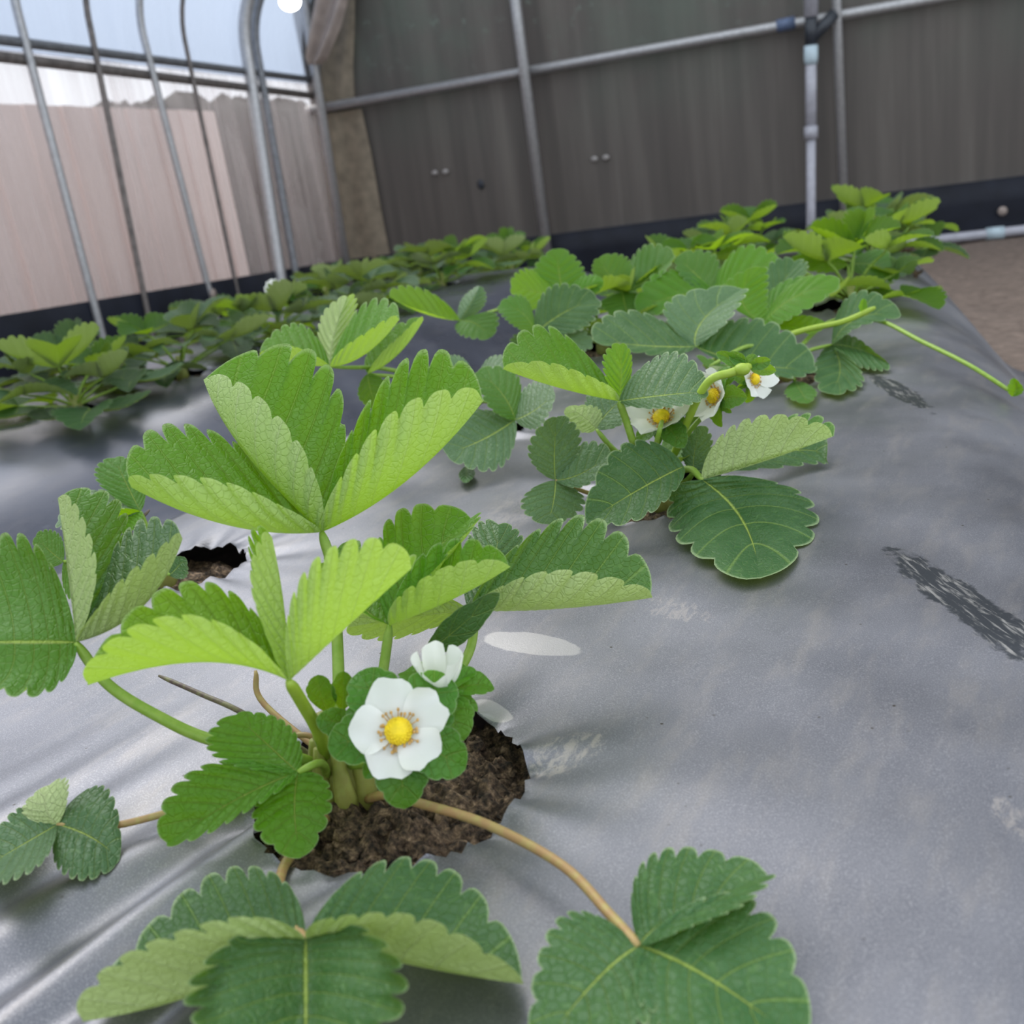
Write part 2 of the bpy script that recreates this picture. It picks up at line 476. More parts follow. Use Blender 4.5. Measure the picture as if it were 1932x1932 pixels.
def build_film(xb, mt, lift, label):
    xs = samples(xb)
    ys = samples([(-.25, .02), (.05, .004), (.75, .006), (1.1, .012), (2.8, .02)])
    X, Y = np.meshgrid(xs, ys)
    inside = np.zeros(X.shape, dtype=int) - 1
    rs = np.random.RandomState(5)
    for i, (hx, hy, r) in enumerate(HOLES):
        inside[np.hypot(X - hx, Y - hy) < r] = i
    nx, ny = len(xs), len(ys)
    cell = np.stack([inside[:-1, :-1], inside[:-1, 1:], inside[1:, 1:], inside[1:, :-1]], -1)
    keep = ~(cell >= 0).all(-1)
    for i, (hx, hy, r) in enumerate(HOLES):
        mk = inside == i
        d = np.hypot(X[mk] - hx, Y[mk] - hy) + 1e-9
        rr = r * (1 + .012 * rs.randn(mk.sum()))
        X[mk] = hx + (X[mk] - hx) / d * rr; Y[mk] = hy + (Y[mk] - hy) / d * rr
    Z = bed_z(X, Y) + lift
    for i, (hx, hy, r) in enumerate(HOLES):
        mk = inside == i; Z[mk] += .0008 * rs.randn(mk.sum())
    idx = np.arange(nx * ny).reshape(ny, nx)
    q = np.stack([idx[:-1, :-1], idx[:-1, 1:], idx[1:, 1:], idx[1:, :-1]], -1)[keep]
    used = np.unique(q); re = -np.ones(nx * ny, int); re[used] = np.arange(len(used))
    V = np.stack([X.ravel(), Y.ravel(), Z.ravel()], -1)[used]
    o = link('mulch_film', mesh_from('mulch_film', V, re[q]), mt)
    tag(o, label, 'plastic film', 'mulch films on the beds')
    return o
build_film([(-.61, .004), (.02, .008), (.42, .01)], M['mulch'], .0012, 'silver grey plastic mulch film stretched over the flowering bed')
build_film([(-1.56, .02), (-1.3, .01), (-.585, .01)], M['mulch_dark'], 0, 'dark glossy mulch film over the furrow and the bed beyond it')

def build_ground():
    xs = np.linspace(-7, 4, 90); ys = np.linspace(-1.5, 6.5, 70)
    X, Y = np.meshgrid(xs, ys)
    Z = -.285 + .008 * vnoise(X, Y, 9, 20) + .005 * vnoise(X, Y, 31, 26)
    idx = np.arange(X.size).reshape(X.shape)
    q = np.stack([idx[:-1, :-1], idx[:-1, 1:], idx[1:, 1:], idx[1:, :-1]], -1).reshape(-1, 4)
    o = link('floor', mesh_from('floor', np.stack([X.ravel(), Y.ravel(), Z.ravel()], -1), q), M['ground'])
    tag(o, 'bare brown soil path between the bed and the wall', None, None, 'structure')
build_ground()

def build_soil():
    """loose soil showing in the planting holes: nobody could count the crumbs"""
    V = []; Fc = []
    rs = np.random.RandomState(11)
    for hi, (hx, hy, r) in enumerate(HOLES):
        n = 70 if hi == 0 else 20
        R = r * 1.22
        g = np.linspace(-R, R, n); X, Y = np.meshgrid(g, g)
        d = np.hypot(X, Y)
        Z = -.011 - .006 * smooth01(r * .6, r, d) + .004 * smooth01(r * .7, 0, d)
        Z = Z + .0026 * vnoise(X + hx, Y + hy, 260, 30) + .0018 * vnoise(X, Y, 620, 36) + .0006 * rs.randn(*X.shape)
        Z = Z + bed_z(hx, hy)
        idx = np.arange(X.size).reshape(X.shape) + len(V)
        q = np.stack([idx[:-1, :-1], idx[:-1, 1:], idx[1:, 1:], idx[1:, :-1]], -1).reshape(-1, 4)
        V += [tuple(v) for v in np.stack([X.ravel() + hx, Y.ravel() + hy, Z.ravel()], -1)]
        Fc += [tuple(f) for f in q]
    mb = MB()
    for i in range(420):                       # crumbs in the nearest hole
        a = rs.rand() * 6.283; d = .050 * math.sqrt(rs.rand()); s = .0008 + .0030 * rs.rand() ** 3
        x, y = HOLE_A[0] + d * math.cos(a), HOLE_A[1] + d * math.sin(a)
        z = bed_z(x, y) - .0085 + .002 * rs.rand() - .004 * (d / .05) ** 2
        k = len(mb.v)
        mb.ball((x, y, z), s, 6, 4, (1 + rs.rand() * .7, 1 + rs.rand() * .7, .8))
        mb.v[k:] = [tuple(np.array(p) + rs.randn(3) * s * .25) for p in mb.v[k:]]
    b = len(V); V += mb.v; Fc += [tuple(i + b for i in f) for f in mb.f]
    o = link('soil', mesh_from('soil', V, Fc, smooth=False), M['soil'])
    tag(o, 'dark crumbly soil showing in the round planting holes', 'soil', None, 'stuff')
build_soil()

# ------------------------------------------------------------------ greenhouse shell
CORNER = np.array([-2.77, 3.57])
LW_A = np.array([-2.20, 1.73])
BW_B = np.array([-.21, 4.20])
dL = (LW_A - CORNER) / np.linalg.norm(LW_A - CORNER)          # along the left wall toward the camera
dB = (BW_B - CORNER) / np.linalg.norm(BW_B - CORNER)          # along the back wall to the right
nB = np.array([-dB[1], dB[0]]); nB = nB if nB @ (EYE[:2] - CORNER) > 0 else -nB
nL = np.array([-dL[1], dL[0]]); nL = nL if nL @ (EYE[:2] - CORNER) > 0 else -nL

def on_wall(px, py, nrm, off=0.0):
    """where the view ray of a pixel meets a wall plane (off metres in front of it)"""
    r = ray(px, py); n3 = np.array([nrm[0], nrm[1], 0.])
    c = np.array([CORNER[0], CORNER[1], 0]) + n3 * off
    return EYE + r * (((c - EYE) @ n3) / (r @ n3))
def bwp(s, z, off=0.): return np.array([*(CORNER + dB * s + nB * off), z])
def lwp(s, z, off=0.): return np.array([*(CORNER + dL * s + nL * off), z])
def s_of(P, d): return (P[:2] - CORNER) @ d

def sheet(name, fn, s0, s1, z0, z1, ns_, nz, th, amp, mt, parent=None, k0=40, zt=None):
    """a hung sheet with thickness and slight ripples; fn(s,z,off) gives the point"""
    V = []; S = np.linspace(s0, s1, ns_)
    for side in (0, 1):
        for s in S:
            top = zt(s) if zt else z1
            for z in np.linspace(z0, top, nz):
                o = amp * float(vnoise(np.array(s), np.array(z * .15), 9, k0)) - side * th
                V.append(fn(s, z, o))
    n = ns_ * nz; Fc = []
    for i in range(ns_ - 1):
        for j in range(nz - 1):
            a = i * nz + j; q = (a, a + nz, a + nz + 1, a + 1)
            Fc.append(q); Fc.append(tuple(n + k for k in reversed(q)))
    for i in range(ns_ - 1):
        for j in (0, nz - 1):
            a = i * nz + j; Fc.append((a, a + nz, n + a + nz, n + a))
    for j in range(nz - 1):
        for i in (0, ns_ - 1):
            a = i * nz + j; Fc.append((a, a + 1, n + a + 1, n + a))
    return link(name, mesh_from(name, V, Fc), mt, parent)

RAILZ = float(on_wall(600, 207, nB)[2])
zL = float(on_wall(0, 75, nL)[2])
skB0 = float(on_wall(650, 490, nB)[2]); skB1 = float(on_wall(1932, 330, nB)[2])
sB1 = s_of(on_wall(1932, 330, nB), dB)
skL0 = skB0; pL = on_wall(0, 595, nL); sL1 = s_of(pL, dL); skL1 = float(pL[2])
print('RAILZ', RAILZ, 'zL', zL, skB0, skB1, skL1, 'sL1', sL1, 'sB1', sB1)

o = sheet('wall_back', bwp, -.02, 4.2, -.32, 2.6, 60, 12, .004, .006, M['backwall'])
tag(o, 'dark grey brown weathered sheet wall at the back', None, None, 'structure')
o = sheet('wall_left', lwp, .0, 5.2, -.32, zL - .02, 60, 8, .0015, .006, M['sidefilm'])
tag(o, 'hazy translucent film side wall with pinkish tint', None, None, 'structure')

# arched film roof above the side rail
EAVE = float(on_wall(466, 105, nL)[2])
AR = .34
def arch_pt(s, a, off=0.):
    """a = 0 at the side rail; straight to the eave, then an arc bending inward"""
    h0 = EAVE - zL
    if a <= h0: return lwp(s, zL + a, off)
    t = (a - h0) / AR
    return lwp(s, EAVE + (AR - off) * math.sin(t), AR - (AR - off) * math.cos(t))
def build_arch():
    S = np.linspace(0, 5.2, 30); A = np.linspace(-.02, (EAVE - zL) + AR * 1.4, 24)
    V = [arch_pt(s, a, -.012 - .0015 * k) for k in (0, 1) for s in S for a in A]
    nz = len(A); n = len(S) * nz; Fc = []
    for i in range(len(S) - 1):
        for j in range(nz - 1):
            a = i * nz + j; q = (a, a + nz, a + nz + 1, a + 1)
            Fc.append(q); Fc.append(tuple(n + k for k in reversed(q)))
    o = link('ceiling', mesh_from('ceiling', V, Fc), M['film'])
    tag(o, 'pale blue translucent arched roof film', None, None, 'structure')
build_arch()

# things outside that show through the film
mb = MB()
c = lwp(2.55, .22, -.55)
mb.box(c, [*(dL * 2.72), 0], [*(nL * .03), 0], [0, 0, .37])
for k in range(26):                                  # ribs of the corrugated outside wall
    cc = lwp(-.08 + k * .2, .22, -.52); mb.box(cc, [*(dL * .035), 0], [*(nL * .012), 0], [0, 0, .37])
tag(mb.build('neighbouring_shed_wall', M['shed'], smooth=False), 'beige ribbed shed wall seen blurred through the side film', 'shed')
HT = float(on_wall(545, 205, nL, -1.0)[2])
def backdrop():  # dark mass added to darken the film beside the corner
    mb = MB(); rs = np.random.RandomState(2)
    for i in range(260):
        rad = .16 + .1 * rs.rand()
        p = lwp(-3.0 + rs.rand() * 2.8, -.3 + rs.rand() * (HT + .3 - rad), -.75 - rs.rand() * .5)
        if i % 2: p[2] = HT - rad * (1 + .1 * rs.rand())
        k = len(mb.v); mb.ball(p, rad, 10, 7)
        mb.v[k:] = [tuple(np.array(v) + rs.randn(3) * .012) for v in mb.v[k:]]
    tag(mb.build('backdrop', M['backdrop']), 'dark hedge added outside the film to darken the corner', 'backdrop')
backdrop()

# black skirt boards
o = sheet('skirt_board', lambda s, z, off: bwp(s, z, .03 + off), 0, 4.2, -.32, 0, 40, 4, .012, .006, M['skirt'],
          zt=lambda s: skB0 + (skB1 - skB0) * s / sB1, k0=44)
tag(o, 'black plastic skirt along the foot of the dark back wall', 'skirt', 'black skirts along the wall feet')
o = sheet('skirt_board', lambda s, z, off: lwp(s, z, .03 + off), 0.02, 5.0, -.32, 0, 40, 4, .012, .006, M['skirt'],
          zt=lambda s: skL0 + (skL1 - skL0) * s / sL1, k0=46)
tag(o, 'black plastic skirt along the foot of the translucent side wall', 'skirt', 'black skirts along the wall feet')

def rod(name, p, q, r, m, label, cat, group=None, n=12):
    mb = MB(); mb.tube([p, (np.asarray(p) + q) / 2, q], r, n)
    return tag(mb.build(name, m), label, cat, group)

# back wall frame
s0 = s_of(on_wall(600, 207, nB), dB)
rod('frame_rail', bwp(-.02, RAILZ, .045), bwp(4.2, RAILZ + .03, .045), .017, M['steel'], 'grey horizontal steel rail across the dark back wall', 'rail')
for (a, b, r, lab) in (((972, 0), (1028, 445), .020, 'grey upright steel post in the middle of the dark back wall'),
                       ((1578, 0), (1592, 378), .016, 'slim grey upright post beside the white water pipe'),
                       ((597, 150), (652, 495), .018, 'pale corner post where the side film meets the dark wall')):
    P = on_wall(*b, nB, .083); Q = on_wall(*a, nB, .083)
    lean = (Q - P) / (Q[2] - P[2])
    rod('frame_post', P - lean * (P[2] + .3), P + lean * (2.0 - P[2]), r, M['steel'], lab, 'post')

# left wall frame
P = on_wall(0, 75, nL, .02); Q = on_wall(600, 152, nL, .02)
d = (P - Q); rod('frame_rail', Q, Q + d * 2.2, .012, M['steel_dark'], 'dark upper steel rail along the translucent side wall', 'rail')
P = on_wall(0, 107, nL, .015); Q = on_wall(600, 182, nL, .015)
d = (P - Q); rod('frame_rail', Q, Q + d * 2.2, .013, M['grime'], 'grimy lower clamping rail along the translucent side wall', 'rail')
def hoop(a, b, r, m, lab, bend=True, off=.035):
    """an upright that bends inward above the eave"""
    P = on_wall(*b, nL, off); Q = on_wall(*a, nL, off)
    sP, sQ = s_of(P, dL), s_of(Q, dL)
    k = (sQ - sP) / (Q[2] - P[2])
    pts = [lwp(sP + k * (z - P[2]), z, off) for z in np.linspace(-.3, EAVE, 8)]
    if bend:
        sE = sP + k * (EAVE - P[2])
        for t in np.linspace(.08, 1.4, 14):
            pts.append(lwp(sE, EAVE + (AR - off) * math.sin(t), AR - (AR - off) * math.cos(t)))
    mb = MB(); mb.tube(pts, r, 10)
    tag(mb.build('roof_hoop', m), lab, 'hoop')
hoop((50, 88), (172, 555), .0105, M['steel'], 'pale steel hoop upright with blue paint flecks against the side film')
hoop((180, 100), (268, 540), .008, M['grime'], 'thin dark hoop upright between two pale ones')
hoop((285, 125), (388, 525), .0105, M['steel'], 'pale steel hoop upright next to the two thin dark ones')
hoop((364, 150), (440, 515), .007, M['grime'], 'thin dark hoop upright next to the thick pale post')
hoop((466, 100), (526, 505), .022, M['steel'], 'thick pale hoop post standing near the corner')
hoop((488, 115), (555, 502), .014, M['steel_dark'], 'slim blue grey hoop post just behind the thick pale post')

# pvc riser with its y-joint
P = on_wall(1530, 402, nB, .14); Q = on_wall(1530, 0, nB, .14)
ln = (Q - P) / (Q[2] - P[2])
def zz(py): return on_wall(1530, py, nB, .14)
t = empty('water_pipe', P - ln * (P[2] + .28))
mb = MB(); mb.tube([P - ln * (P[2] + .28), P, zz(245)], .0165, 12); mb.build('lower_pipe', M['pvc'], t)
mb = MB(); mb.tube([zz(250), zz(95)], .019, 12); mb.build('upper_pipe', M['pvc'], t)
mb = MB(); mb.tube([zz(262), zz(238)], .024, 12); mb.build('collar', M['pvc'], t)
mb = MB(); mb.tube([zz(122), zz(112), zz(86)], [.021, .024, .024], 12); mb.build('socket', M['pvc_blue'], t)
mb = MB(); mb.tube([zz(86), zz(30)], .021, 12)
mb.tube([zz(75), on_wall(1575, 25, nB, .12)], .020, 12); mb.build('y_joint', M['black'], t)
mb = MB(); mb.tube([zz(32), zz(-260)], .024, 12); mb.build('top_pipe', M['pvc'], t)
tag(t, 'light grey water pipe with black y joint standing before the dark wall', 'pipe')
mb = MB(); a = on_wall(1465, 50, nB, .045); b = on_wall(1500, 42, nB, .045)
mb.tube([bwp(s_of(a, dB), a[2], .045), bwp(s_of(b, dB), b[2], .045)], .021, 12)
tag(mb.build('tape_wrap', M['blue_tape']), 'dull blue tape wrapped around the horizontal back rail', 'tape')

# ground pipe along the skirt
g0 = gp(1745, 455, -.262); g1 = gp(1932, 434, -.262)
t = empty('ground_pipe', g0); dv = g1 - g0
mb = MB(); mb.tube([g0 - dv * 2, g1 + dv * 3], .017, 12); mb.build('pipe', M['pvc'], t)
j = gp(1877, 440, -.262); mb = MB(); mb.tube([j - dv * .09, j + dv * .09], .022, 12); mb.build('coupling', M['pvc_blue'], t)
tag(t, 'grey pipe lying on the soil along the black skirt', 'pipe')

# small ties and stones on the walls
for k, (px, py) in enumerate(((820, 326), (840, 324), (1121, 300), (1143, 297))):
    mb = MB(); p = on_wall(px, py, nB, .012); mb.ball(p, .012, 8, 6, (1.2, .5, .8))
    tag(mb.build('wall_clip', M['tag']), 'whitish clip on the dark wall ' + ('near the small black torn spot' if k < 2 else 'between the middle post and the water pipe'), 'clip', 'whitish clips on the back wall')
mb = MB(); p = on_wall(907, 348, nB, .006); mb.ball(p, .016, 8, 6, (1, .4, 1.2))
tag(mb.build('tear_patch', M['black']), 'small black torn spot on the dark back wall', 'tear')
for px, py, d_, lab in ((1891, 398, nB, 'pale washer fixing the skirt of the back wall'), (401, 555, nL, 'pale washer fixing the skirt of the side wall')):
    mb = MB(); p = on_wall(px, py, d_, .045); mb.tube([p, p + np.array([*d_, 0]) * .006], .016, 10)
    tag(mb.build('skirt_washer', M['pink_cloth']), lab, 'washer')

# bunched film and shade cloth at the corner
def drape(name, outline, off, mt, lab, cat, amp=.03):
    """a cloth hung near the back wall: rows of (left, right) pixel pairs down its length"""
    V = []; nxx = 14
    rows = []
    for i in range(len(outline) - 1):
        for k in range(5):
            t = k / 5; rows.append([outline[i][j] * (1 - t) + outline[i + 1][j] * t for j in range(4)])
    rows.append(list(outline[-1]))
    for side in (0, 1):
        for ri, (x0, y0, x1, y1) in enumerate(rows):
            for k in range(nxx):
                t = k / (nxx - 1)
                p = on_wall(x0 + (x1 - x0) * t, y0 + (y1 - y0) * t, nB, off)
                o = amp * math.sin(t * 9 + ri * .12) - side * .004
                V.append(p + np.array([*nB, 0]) * o)
    n = len(rows) * nxx; Fc = []
    for i in range(len(rows) - 1):
        for j in range(nxx - 1):
            a = i * nxx + j; q = (a, a + nxx, a + nxx + 1, a + 1); Fc.append(q); Fc.append(tuple(n + z for z in reversed(q)))
    tag(link(name, mesh_from(name, V, Fc), mt), lab, cat)
drape('shade_cloth', [(608, 215, 682, 205), (612, 300, 700, 290), (625, 400, 715, 380), (655, 494, 735, 484)], .016, M['beige_cloth'],
      'narrow olive beige cloth strip hanging in the corner', 'cloth', .006)
drape('gathered_film', [(600, -60, 690, -60), (597, 0, 655, 0), (588, 60, 640, 50), (580, 108, 612, 112), (584, 122, 600, 122)], .16, M['pink_cloth'],
      'bunched beige film gathered at the top of the corner', 'film', .02)
drape('corner_film', [(610, -60, 670, -60), (612, 60, 668, 60), (606, 125, 665, 125), (604, 212, 668, 200)], .016, M['beige_cloth'],
      'dull brown film hanging behind the gathered fold in the corner', 'film', .006)

# bright white spot under the roof film, built as a glowing hung ball
lm, nt_, ns_, ls_, p_ = mat('spot_glow')
p_.inputs['Emission Color'].default_value = (1, .98, .94, 1); p_.inputs['Emission Strength'].default_value = 6
P = pt(547, 2, 3.2)
t = empty('bright_spot', P)
mb = MB(); mb.ball(P, .034, 14, 10, (1, 1, .85)); mb.build('orb', lm, t)
mb = MB(); mb.tube([P + np.array([0, 0, .025]), P + np.array([0, 0, .07])], .014, 10); mb.build('socket', M['tag'], t)
mb = MB(); mb.tube([P + np.array([0, 0, .06]), P + np.array([0, 0, .5])], .003, 6); mb.build('cord', M['black'], t)
tag(t, 'glowing white bulb standing for the bright spot near the arched roof film', 'lamp')

# ------------------------------------------------------------------ leaves
def leaflet_arrays(B, Mp, T, E1, E2, nt=9, per=8, nv=8, bulge=(.0, .0), quilt=.0007, tooth=.15, curl=0.0, seed=0, lobe=0.0):
    """One leaflet. B base, Mp middle of the midrib, T tip, E1/E2 middles of the left/right margin
    seen from above with the tip away from you. Rounded teeth, sunken side veins, puffed between."""
    B, Mp, T, E1, E2 = (np.asarray(v, float) for v in (B, Mp, T, E1, E2))
    rs = np.random.RandomState(seed)
    n = nt * per + 1
    t = np.linspace(0, 1, n)
    C = 2 * Mp - .5 * (B + T)                                # quadratic Bezier through Mp
    def mid(y):
        y = y[..., None]; return (1 - y) ** 2 * B + 2 * y * (1 - y) * C + y * y * T
    L = np.linalg.norm(T - B)
    wdt = np.sin(math.pi * t ** 1.06) ** .64
    my = .80 * t - .17 * np.sin(math.pi * t)
    s = np.linspace(-1, 1, 2 * nv + 1)
    s = np.sign(s) * np.abs(s) ** .9
    Tg, Sg = np.meshgrid(t, s, indexing='ij')
    aS = np.abs(Sg)
    ph = Tg * nt; fr = ph - np.floor(ph); fr[-1] = 1.0
    k = np.floor(ph).astype(int)
    jit = (.75 + .5 * rs.rand(2, nt + 1))
    amp = tooth * np.where(Sg < 0, jit[0][k], jit[1][k]) * smooth01(.04, .30, Tg)
    ft = fr ** .92                                          # teeth lean forward a little
    bumpf = 1 - np.abs(2 * ft - 1) ** 3.0
    sm = 1 - amp * (1 - bumpf)
    W = np.tile(wdt[:, None], (1, len(s)))
    MY = np.tile(my[:, None], (1, len(s)))
    yy = MY + (Tg - MY) * aS ** 1.25 * sm
    yy = yy - lobe * aS ** 2 * W * np.exp(-(Tg / .22) ** 2) * 2
    lat = W * aS * sm
    m0 = mid(np.array([.5]))[0]
    V1, V2 = E1 - m0, E2 - m0
    side = np.where(Sg[..., None] < 0, V1, V2)
    P = mid(yy) + lat[..., None] * side
    # normals of the smooth blade
    du = np.gradient(P, axis=0); dv = np.gradient(P, axis=1)
    N = np.cross(dv, du); N /= np.linalg.norm(N, axis=-1, keepdims=True) + 1e-12
    Nm = N[n // 2, nv - 2] + N[n // 2, nv + 2]; Nm /= np.linalg.norm(Nm) + 1e-12
    N[0] = Nm; N[-1] = Nm; N[1] = N[2]; N[-2] = N[-3]
    hw = .5 * (np.linalg.norm(V1) + np.linalg.norm(V2))
    bl = np.where(Sg < 0, bulge[0], bulge[1])
    h = bl * hw * 4 * aS * (1 - aS) * W
    h = h + quilt * (L / .07 if L < .5 else 1) * (np.cos(math.pi * fr) ** 2) * np.minimum(1, 3 * aS) * (1 - .55 * aS ** 3) * np.minimum(1, W * 2)
    wv = .035 * hw
    h = h + wv * np.sin(Tg * 7 + rs.rand() * 6 + np.sign(Sg)) * aS ** 2 * W
    P = P + N * h[..., None]
    if curl:
        P = P + N * (curl * hw * (smooth01(.72, 1, aS) ** 2) * W)[..., None] - (side * (abs(curl) * .35 * smooth01(.8, 1, aS) ** 2 * W)[..., None])
    m_ = len(s)
    idx = np.arange(n * m_).reshape(n, m_)
    q = np.stack([idx[:-1, :-1], idx[:-1, 1:], idx[1:, 1:], idx[1:, :-1]], -1).reshape(-1, 4)
    uv = np.stack([ph.ravel(), Sg.ravel()], -1)
    return P.reshape(-1, 3), q, uv

def oriented(B, Mp, T, E1, E2, hint=None):
    """order the two margins so that the upper face lies on the inside of the fold"""
    B, Mp, T, E1, E2 = (np.asarray(v, float) for v in (B, Mp, T, E1, E2))
    m = .5 * (E1 + E2) - Mp
    nrm = np.cross(E2 - E1, T - B)
    if hint is None:
        wd = np.linalg.norm(E1 - E2)
        hint = m if np.linalg.norm(m) > .12 * wd else np.array([0, 0, 1.])
    return (E1, E2) if nrm @ hint > 0 else (E2, E1)

def leaflet(parent, B, Mp, T, E1, E2, col, hint=None, name='leaflet', lo=False, **kw):
    E1, E2 = oriented(B, Mp, T, E1, E2, hint)
    kw.setdefault('seed', RNG.randrange(9999)); kw.setdefault('nt', RNG.choice((7, 8, 8, 9)))
    kw.setdefault('quilt', .0011 if col[3] > .4 else .0007)
    if lo: kw.setdefault('per', 4); kw.setdefault('nv', 4)
    v, f, uv = leaflet_arrays(B, Mp, T, E1, E2, **kw)
    j = RNG.uniform(.9, 1.1)
    return link(name, mesh_from(name, v, f, uv), M['leaf'], parent, (*(min(1, c * j) for c in col[:3]), col[3]))

def stalk(parent, pts, r0, r1, col, name='leaf_stalk', n=9, seg=7):
    P = spline(pts, seg)
    rad = [r0 + (r1 - r0) * i / (len(P) - 1) for i in range(len(P))]
    rad[-1] *= .55; rad[-2] *= .85
    mb = MB(); mb.tube(P, rad, n)
    return mb.build(name, M['stalk'], parent, col=col)

# leaf colours; the fourth value is how much light the blade lets through
LIME = (.19, .40, .006, .52); BRIGHT = (.085, .265, .006, .46); MIDG = (.055, .185, .016, .36); DARK = (.030, .105, .026, .20); GREY = (.065, .140, .060, .18)
S_GREEN = (.20, .34, .03); S_YEL = (.29, .42, .03); S_BROWN = (.36, .22, .09); S_DARK = (.09, .055, .045)

CAMDIR = lambda P: (EYE - np.asarray(P)) / np.linalg.norm(EYE - np.asarray(P))

def above(px, py, d, gap=.006):
    """a point at depth d, pulled nearer where it would sink into the film"""
    P = pt(px, py, d)
    while P[2] < float(bed_z(P[0], P[1])) + gap and d > .1:
        d -= .002; P = pt(px, py, d)
    return P

def leaf_at(plant, hub, stem, leaflets, col, scol=S_GREEN, r=(.0021, .0016), mode='d', lo=False, **kw):
    """A trifoliate leaf. hub=(px,py,depth m | height cm); stem: list of points from the crown to just below the hub.
    leaflets: (M, T, E1, E2[, opts]) with pixel positions and offsets in cm (depth) or heights in cm."""
    if mode == 'd':
        q = lambda p: above(p[0], p[1], hub[2] + (p[2] if len(p) > 2 else 0) * .01)
        H = pt(*hub)
    else:
        q = lambda p: gp(p[0], p[1], p[2] * .01)
        H = gp(hub[0], hub[1], hub[2] * .01)
    st = stalk(plant, [np.asarray(p) for p in stem] + [H], r[0], r[1], scol)
    for lf in leaflets:
        opts = dict(kw); c = col
        if len(lf) > 4:
            opts.update(lf[4]); c = opts.pop('col', col)
        base = opts.pop('base', None)
        B = q(base) if base else H
        Mp, T, E1, E2 = (q(p) for p in lf[:4])
        hs = opts.get('hint')
        if isinstance(hs, str) and hs == 'cam': opts['hint'] = CAMDIR(B)
        elif isinstance(hs, str) and hs == 'away': opts['hint'] = -CAMDIR(B)
        leaflet(st, B, Mp, T, E1, E2, c, lo=lo, **opts)
    return st

# ------------------------------------------------------------------ flowers
def frame_of(n):
    n = np.asarray(n, float); n = n / np.linalg.norm(n)
    a = np.cross([0, 0, 1.], n) if abs(n[2]) < .95 else np.array([1., 0, 0])
    a /= np.linalg.norm(a); b = np.cross(n, a)
    return a, b, n

def petal_mesh(c, fr, ang, ln, wd, cup, seed):
    a, b, n = fr; rs = np.random.RandomState(seed)
    u = a * math.cos(ang) + b * math.sin(ang); v = np.cross(n, u)
    nu, nw = 10, 9; V = []
    p1, p2 = rs.rand(2) * 6
    for i in range(nu):
        t = i / (nu - 1)
        w_ = wd * (math.sin(math.pi * (.07 + .57 * t)) ** .9)
        for j in range(nw):
            s = j / (nw - 1) * 2 - 1
            rr = ln * (t * (1 - .26 * abs(s) ** 3.6 * t) + .05 * t * math.sin(5 * s + p1))
            z = cup * ln * t ** 1.5 + .10 * ln * t * s * s + .12 * ln * t * t * math.sin(3.6 * s + p2)
            V.append(c + u * (rr + .10 * ln) + v * (w_ * s) + n * z)
    f = [(i * nw + j, (i + 1) * nw + j, (i + 1) * nw + j + 1, i * nw + j + 1) for i in range(nu - 1) for j in range(nw - 1)]
    return mesh_from('petal', V, f)

def flower(st, c, n, R, seed, cup=.35, centre=True, sep_col=MIDG, npet=5, sepals=10, start=.3, sepR=1.0):
    """petals, calyx and centre, all sub-parts of the flower stalk st"""
    fr = frame_of(n); a, b, n = fr; c = np.asarray(c, float)
    rs = np.random.RandomState(seed)
    for i in range(npet):
        me = petal_mesh(c + n * .0012 * (i % 2), fr, start + i * 2 * math.pi / npet + rs.randn() * .06, R * (.86 + .24 * rs.rand()), R * .53, cup * (.7 + .6 * rs.rand()), seed + i)
        link('petal', me, M['petal'], st)
    for i in range(sepals):
        an = start + .3 + i * 2 * math.pi / sepals + rs.randn() * .08
        u = a * math.cos(an) + b * math.sin(an); v = np.cross(n, u)
        ln = R * sepR * (1.25 if i % 2 == 0 else .95) * (.9 + .2 * rs.rand()); wd = ln * (.36 if i % 2 == 0 else .22)
        B = c - n * .003; T = B + u * ln + n * (-.18 * ln); Mp = B + u * ln * .55 + n * .02 * ln
        E1 = Mp + v * wd + n * .12 * ln; E2 = Mp - v * wd + n * .12 * ln
        leaflet(st, B, Mp, T, E1, E2, sep_col, hint=n, name='sepal', nt=4, per=5, nv=4, tooth=.10, quilt=.0002)
    if centre:
        mb = MB(); r = R * .27; N_ = 90
        base = c + n * r * .55
        # dome of tiny pistils
        ga = math.pi * (3 - 5 ** .5)
        for i in range(N_):
            z = 1 - i / N_ * 1.05; q = math.sqrt(max(0, 1 - z * z)); th = i * ga
            p = base + (a * math.cos(th) * q + b * math.sin(th) * q + n * z * .8) * r
            mb.ball(p, r * .15, 5, 4)
        mb.ball(base, r * .98, 14, 8)
        mb.build('flower_centre', M['pith'], st)
        mb = MB()
        for i in range(26):
            th = i * 2 * math.pi / 26 + rs.randn() * .08; q = r * (1.2 + .55 * rs.rand())
            u = a * math.cos(th) + b * math.sin(th)
            p = c + u * r * .9 + n * .001; e = c + u * q + n * r * (.55 + .4 * rs.rand())
            mb.tube([p, e], r * .045, 5); mb.ball(e, r * .13, 6, 4, (1, 1, 1.2))
        mb.build('stamens', M['anther'], st)

